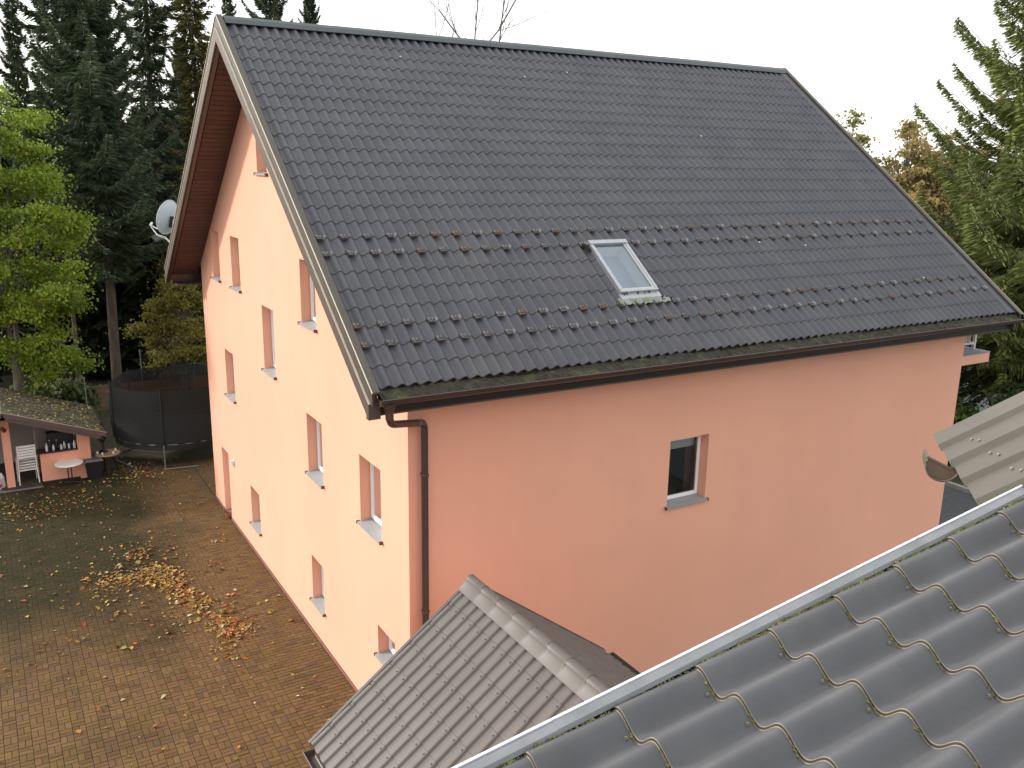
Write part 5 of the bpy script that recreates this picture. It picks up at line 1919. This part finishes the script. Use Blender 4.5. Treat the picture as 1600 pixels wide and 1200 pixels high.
# the big spruce at the far end of the house
tree_from('spruce_tree', spruce_parts(22, 6.0, 2.4, 235, 1300, 77, twl=0.55, tww=0.026, trunk_r=0.36, hang=1.6, upturn=0.34, droop=0.26, fan=0.52, c0=(0.075, 0.105, 0.030), c1=(0.19, 0.225, 0.06), brown=0.04),
          (26.4, 5.6, 0), 'big spruce with upturned tips beyond the far end of the house', 'tree')
tree_from('spruce_tree', spruce_parts(7.6, 3.0, 0.4, 110, 380, 78, twl=0.5, tww=0.03, trunk_r=0.2, hang=0.9, upturn=0.4, c0=(0.02, 0.038, 0.015), c1=(0.055, 0.085, 0.03)),
          (24.2, 8.6, 0), 'shorter dark spruce between the house end and the big spruce', 'tree')
tree_from('shrub', broadleaf_parts(2.2, (0, 0, 1.2), (1.1, 1.0, 1.0), 3500, 91, leaf=0.16, c0=(0.04, 0.08, 0.018), c1=(0.13, 0.18, 0.04), nclump=36, clump_r=0.25, trunk_r=0.03, nl=6),
          (21.6, 5.3, 0), 'light green shrub beyond the kerb at the house end', 'shrub', leafm=M_LEAF, bark=M_BARKG)
tree_from('shrub', broadleaf_parts(3.2, (0, 0, 1.8), (1.5, 1.3, 1.4), 5000, 92, leaf=0.15, c0=(0.02, 0.04, 0.012), c1=(0.07, 0.10, 0.03), nclump=50, clump_r=0.3, trunk_r=0.04, nl=6),
          (23.2, 3.4, 0), 'dark green shrub under the big spruce', 'shrub', leafm=M_LEAF, bark=M_BARKG)

aut = [(55.0, 37.5, 13.2, 'tall olive tree standing farthest along the house verge', (0.10, 0.115, 0.045), (0.21, 0.21, 0.09)),
       (58.5, 34.8, 12.8, 'golden brown autumn tree in the far group', (0.16, 0.14, 0.07), (0.30, 0.25, 0.13)),
       (60.5, 33.4, 12.3, 'brown-tinged autumn tree touching the big spruce', (0.19, 0.155, 0.08), (0.34, 0.27, 0.15)),
       (52.0, 30.5, 8.0, 'orange-yellow low tree in front of the far group', (0.15, 0.12, 0.05), (0.27, 0.20, 0.08)),
       (56.5, 39.8, 9.5, 'olive tree low behind the house verge', (0.10, 0.105, 0.045), (0.20, 0.19, 0.08)),
       (62.0, 31.0, 12.0, 'pale tan autumn tree half behind the big spruce', (0.17, 0.15, 0.075), (0.31, 0.26, 0.14))]
for k, (x_, y_, h0, lb_, c0, c1) in enumerate(aut):
    tree_from('autumn_tree', broadleaf_parts(h0, (0, 0, h0 * 0.6), (2.3 if k != 3 else 2.6, 2.3, h0 * 0.42), 7000, 120 + k, leaf=0.26, c0=(1.6 * c0[0], 1.5 * c0[1], 1.2 * c0[2]), c1=(1.6 * c1[0], 1.5 * c1[1], 1.2 * c1[2]), nclump=75, clump_r=0.5, trunk_r=0.22, nl=14),
              (x_, y_, 0), lb_, 'tree', 'autumn trees beyond the road', leafm=M_LEAF, bark=M_BARKG)

# the far wood: one mass of trees behind everything
rng = np.random.default_rng(99)
VV, FF, CC = [], [], []
nv = 0
def add_mass(x, y, h, r, n, c0, c1, conifer):
    global nv
    z = rng.random(n) ** 0.8 * h
    rr = r * ((1 - z / h) ** 0.7 if conifer else np.sqrt(np.clip(1 - ((z / h - 0.55) / 0.5) ** 2, 0, 1))) * (0.35 + 0.65 * rng.random(n) ** 0.5)
    a = rng.random(n) * 6.283
    base = np.stack([x + rr * np.cos(a), y + rr * np.sin(a), z], 1)
    d = np.stack([np.cos(a), np.sin(a), rng.normal(-0.4, 0.4, n)], 1) + rng.normal(0, 0.4, (n, 3))
    d /= np.linalg.norm(d, axis=1, keepdims=True)
    ln = (0.9 if conifer else 0.55) * (0.6 + 0.8 * rng.random(n))
    V, F = kites(base, base + d * ln[:, None], ln * (0.16 if conifer else 0.4), rng)
    m_ = rng.random((n, 1))
    C = np.array(c0) * (1 - m_) + np.array(c1) * m_
    VV.append(V); FF.append(F + nv); CC.append(np.repeat(C, 4, axis=0))
    nv += len(V)
for k in range(70):
    x_ = -26 + 46 * rng.random()
    y_ = 44 + 22 * rng.random()
    add_mass(x_, y_, rng.uniform(9, 13.5), rng.uniform(1.8, 2.8), 1500, (0.016, 0.026, 0.012), (0.04, 0.06, 0.022), True)
for k in range(26):                            # dense low growth that closes the wood behind the fence
    add_mass(-20 + 34 * rng.random(), 29 + 14 * rng.random(), rng.uniform(3.0, 6.5), rng.uniform(1.2, 2.2), 1100, (0.014, 0.022, 0.010), (0.035, 0.05, 0.018), rng.random() < 0.6)
for k in range(60):
    a = math.radians(rng.uniform(4, 44))
    d_ = rng.uniform(80, 120)
    add_mass(-5 + d_ * math.cos(a), -11 + d_ * math.sin(a), rng.uniform(5, 8.5), rng.uniform(3, 4.5), 900, (0.06, 0.06, 0.025), (0.14, 0.12, 0.045), False)
fw = np_obj('far_wood', np.concatenate(VV), np.concatenate(FF), M_LEAF, None, colr=np.concatenate(CC))
tag(fw, 'dark mass of woodland behind the yard and beyond the road', 'wood', kind='stuff')

# ------------------------------------------------------------------ blue car on the road beyond
def make_car(loc, rz, label):
    car = empty('parked_car', loc, label, 'car')
    car.rotation_euler = (0, 0, rz)
    O = Vector(loc)
    R_ = Matrix.Rotation(0, 3, 'Z')
    def part(name, b, ma, parent=car):
        b.v = [tuple(Vector(p) + O) for p in b.v]
        return b.build(name, ma, parent)
    prof = [(-2.1, 0.32), (-2.15, 0.62), (-2.05, 0.86), (-1.1, 0.95), (1.55, 0.98), (2.05, 0.92), (2.12, 0.6), (2.08, 0.32)]
    b = MB()
    b.extrude(prof, (0, -0.85, 0), (1, 0, 0), (0, 0, 1), (0, 1.7, 0))
    body = part('body', b, M_CARB)
    b = MB()
    lo_, hi_ = 0.80, 0.62
    P = [(-1.15, -lo_, 0.951), (1.75, -lo_, 0.951), (1.75, lo_, 0.951), (-1.15, lo_, 0.951), (-0.45, -hi_, 1.45), (1.25, -hi_, 1.45), (1.25, hi_, 1.45), (-0.45, hi_, 1.45)]
    b.hexa(P)
    part('cabin', b, M_CARB)
    for nm, pts in (('windscreen', [(-1.10, -0.70, 1.0), (-1.10, 0.70, 1.0), (-0.52, 0.56, 1.42), (-0.52, -0.56, 1.42)]),
                    ('side_window', [(-0.85, -0.80, 1.01), (1.5, -0.80, 1.01), (1.15, -0.64, 1.41), (-0.4, -0.64, 1.41)]),
                    ('side_window', [(-0.85, 0.80, 1.01), (1.5, 0.80, 1.01), (1.15, 0.64, 1.41), (-0.4, 0.64, 1.41)]),
                    ('rear_window', [(1.74, -0.68, 1.0), (1.74, 0.68, 1.0), (1.30, 0.55, 1.42), (1.30, -0.55, 1.42)])):
        b = MB()
        c_ = Vector((0.3, 0, 1.15))
        pp = [Vector(p) for p in pts]
        n_ = (pp[1] - pp[0]).cross(pp[3] - pp[0]).normalized()
        if n_.dot(pp[0] - c_) < 0:
            n_ = -n_
        b.hexa([p - n_ * 0.01 for p in pp] + [p + n_ * 0.012 for p in pp])
        part(nm, b, M_DARK)
    for sx in (-1.3, 1.35):
        for sy in (-0.86, 0.86):
            b = MB()
            for (r0, w0, ma) in ((0.31, 0.10, M_TYRE), (0.19, 0.106, M_STEEL)):
                n = 18
                V_ = []
                for yy in (-w0, w0):
                    for k in range(n):
                        V_.append((sx + r0 * math.cos(2 * math.pi * k / n), sy + yy * (0.9 if sy > 0 else 0.9), 0.31 + r0 * math.sin(2 * math.pi * k / n)))
                bb = MB() if ma is M_STEEL else b
                bb.add(V_, [(k, (k + 1) % n, n + (k + 1) % n, n + k) for k in range(n)] + [tuple(range(n))[::-1], tuple(range(n, 2 * n))])
                if ma is M_TYRE:
                    wh = part('wheel', b, M_TYRE)
                else:
                    part('rim', bb, M_STEEL, wh)
    for sy in (-0.6, 0.6):
        b = MB(); b.box((-2.17, sy - 0.17, 0.64), (-2.10, sy + 0.17, 0.78)); part('headlight', b, M_LAMP)
        b = MB(); b.box((2.06, sy - 0.15, 0.66), (2.13, sy + 0.15, 0.82)); part('tail_light', b, M_RED)
    return car
make_car((36.2, 11.6, 0), math.radians(62), 'blue car parked on the road behind the big spruce')

# ------------------------------------------------------------------ fallen leaves
rng = np.random.default_rng(12)
PTS = []
def scatter(n, fx, fy):
    PTS.append(np.stack([fx(n), fy(n)], 1))
N_ = rng.normal
U_ = rng.uniform
trail = [(-3.35, 9.4, 0.35, 90), (-3.0, 9.25, 0.22, 70), (-2.45, 9.3, 0.22, 170), (-2.25, 9.0, 0.25, 190), (-2.1, 8.35, 0.2, 150), (-1.98, 7.7, 0.18, 70), (-1.8, 7.2, 0.2, 90), (-1.62, 6.3, 0.2, 70), (-1.45, 5.75, 0.2, 150), (-1.35, 6.0, 0.3, 60), (-1.75, 5.0, 0.22, 35), (-2.5, 10.6, 0.5, 90), (-2.9, 8.5, 0.6, 70), (-1.9, 6.8, 0.5, 80)]
for cx_, cy_, s_, n_ in trail:
    scatter(int(n_ * 1.4), lambda n: N_(cx_, s_ * 0.8, n), lambda n: N_(cy_, s_, n))
scatter(560, lambda n: U_(-8.5, -0.2, n), lambda n: U_(6.0, 16.4, n))
scatter(160, lambda n: U_(-8.5, -0.1, n), lambda n: U_(1.0, 7.0, n))
scatter(260, lambda n: U_(-8.0, -1.0, n), lambda n: N_(15.6, 0.8, n))
scatter(150, lambda n: N_(-1.6, 0.5, n), lambda n: N_(16.6, 0.5, n))
scatter(160, lambda n: N_(-0.6, 1.1, n), lambda n: N_(17.6, 0.7, n))
scatter(240, lambda n: N_(-4.6, 0.8, n), lambda n: N_(14.8, 0.6, n))
XY = np.concatenate(PTS)
XY = XY[(XY[:, 0] < -0.05) & (XY[:, 1] < 20)]
pal = np.array([(0.36, 0.13, 0.03), (0.30, 0.10, 0.035), (0.42, 0.24, 0.05), (0.40, 0.31, 0.08), (0.22, 0.20, 0.05), (0.45, 0.38, 0.20), (0.24, 0.12, 0.05)])
def leaf_mesh(P, N, size, rngl, palw):
    """flat curled five-point leaves lying on a surface"""
    n = len(P)
    a = rngl.random(n) * 6.283
    up_ = N / np.linalg.norm(N, axis=1, keepdims=True)
    tilt = rngl.normal(0, 0.28, (n, 3)); up2 = up_ + tilt; up2 /= np.linalg.norm(up2, axis=1, keepdims=True)
    ref = np.stack([np.cos(a), np.sin(a), np.zeros(n)], 1)
    e1 = np.cross(up2, ref); e1 /= np.linalg.norm(e1, axis=1, keepdims=True)
    e2 = np.cross(up2, e1)
    s = (np.ones(n) * size * np.clip(rngl.lognormal(-0.05, 0.42, n), 0.4, 2.0))[:, None]
    cur = rngl.uniform(0.05, 0.45, n)[:, None]
    base = P + up_ * 0.012
    ring = []
    for (x_, y_, z_) in ((-0.5, 0, 0), (-0.15, 0.42, 0.6), (0.25, 0.30, 0.5), (0.6, 0, 0.2), (0.25, -0.30, 0.5), (-0.15, -0.42, 0.6)):
        ring.append(base + e1 * s * x_ + e2 * s * y_ + up2 * s * cur * z_)
    V = np.stack(ring, 1).reshape(-1, 3)
    o = np.arange(n)[:, None] * 6
    F = np.concatenate([np.concatenate([o + 0, o + 1, o + 2, o + 3], 1), np.concatenate([o + 0, o + 3, o + 4, o + 5], 1)])
    C = pal[rngl.choice(len(pal), n, p=palw)] * (0.5 + 0.6 * rngl.random((n, 1)))
    return V, F, np.repeat(C, 6, axis=0)
P = np.concatenate([XY, 0.012 * rng.random((len(XY), 1))], 1)
V_, F_, C_ = leaf_mesh(P, np.tile([0, 0, 1.0], (len(P), 1)), np.where(P[:, 1] < 5.2, 0.055, np.where(P[:, 1] > 10.8, 0.055, 0.064)), rng, [0.20, 0.14, 0.17, 0.17, 0.10, 0.12, 0.10])
tag(np_obj('fallen_leaves', V_, F_, M_LITTER, None, colr=C_), 'orange and yellow fallen leaves drifted over the brick yard', 'leaves', kind='stuff')
n = 800
x_ = hx + 2.55 * rng.random(n) ** 0.9
y_ = U_(16.55, 19.8, n)
z_ = zr_ - slope_ * (x_ - hx)
V_, F_, C_ = leaf_mesh(np.stack([x_, y_, z_], 1), np.tile([slope_, 0, 1.0], (n, 1)), 0.052, rng, [0.03, 0.03, 0.12, 0.27, 0.3, 0.2, 0.05])
tag(np_obj('roof_leaves', V_, F_, M_LITTER, None, colr=C_), 'yellow fallen leaves lying on the hut roof', 'leaves', kind='stuff')

# ------------------------------------------------------------------ survey units to metres
done = set()
for ob in bpy.data.objects:
    if ob.type in ('CAMERA', 'LIGHT'):
        continue
    if ob.type == 'MESH' and ob.data.name not in done:
        done.add(ob.data.name)
        n = len(ob.data.vertices)
        a = np.empty(n * 3, np.float32)
        ob.data.vertices.foreach_get('co', a)
        ob.data.vertices.foreach_set('co', a * K)
        ob.data.update()
    ob.location = Vector(ob.location) * K
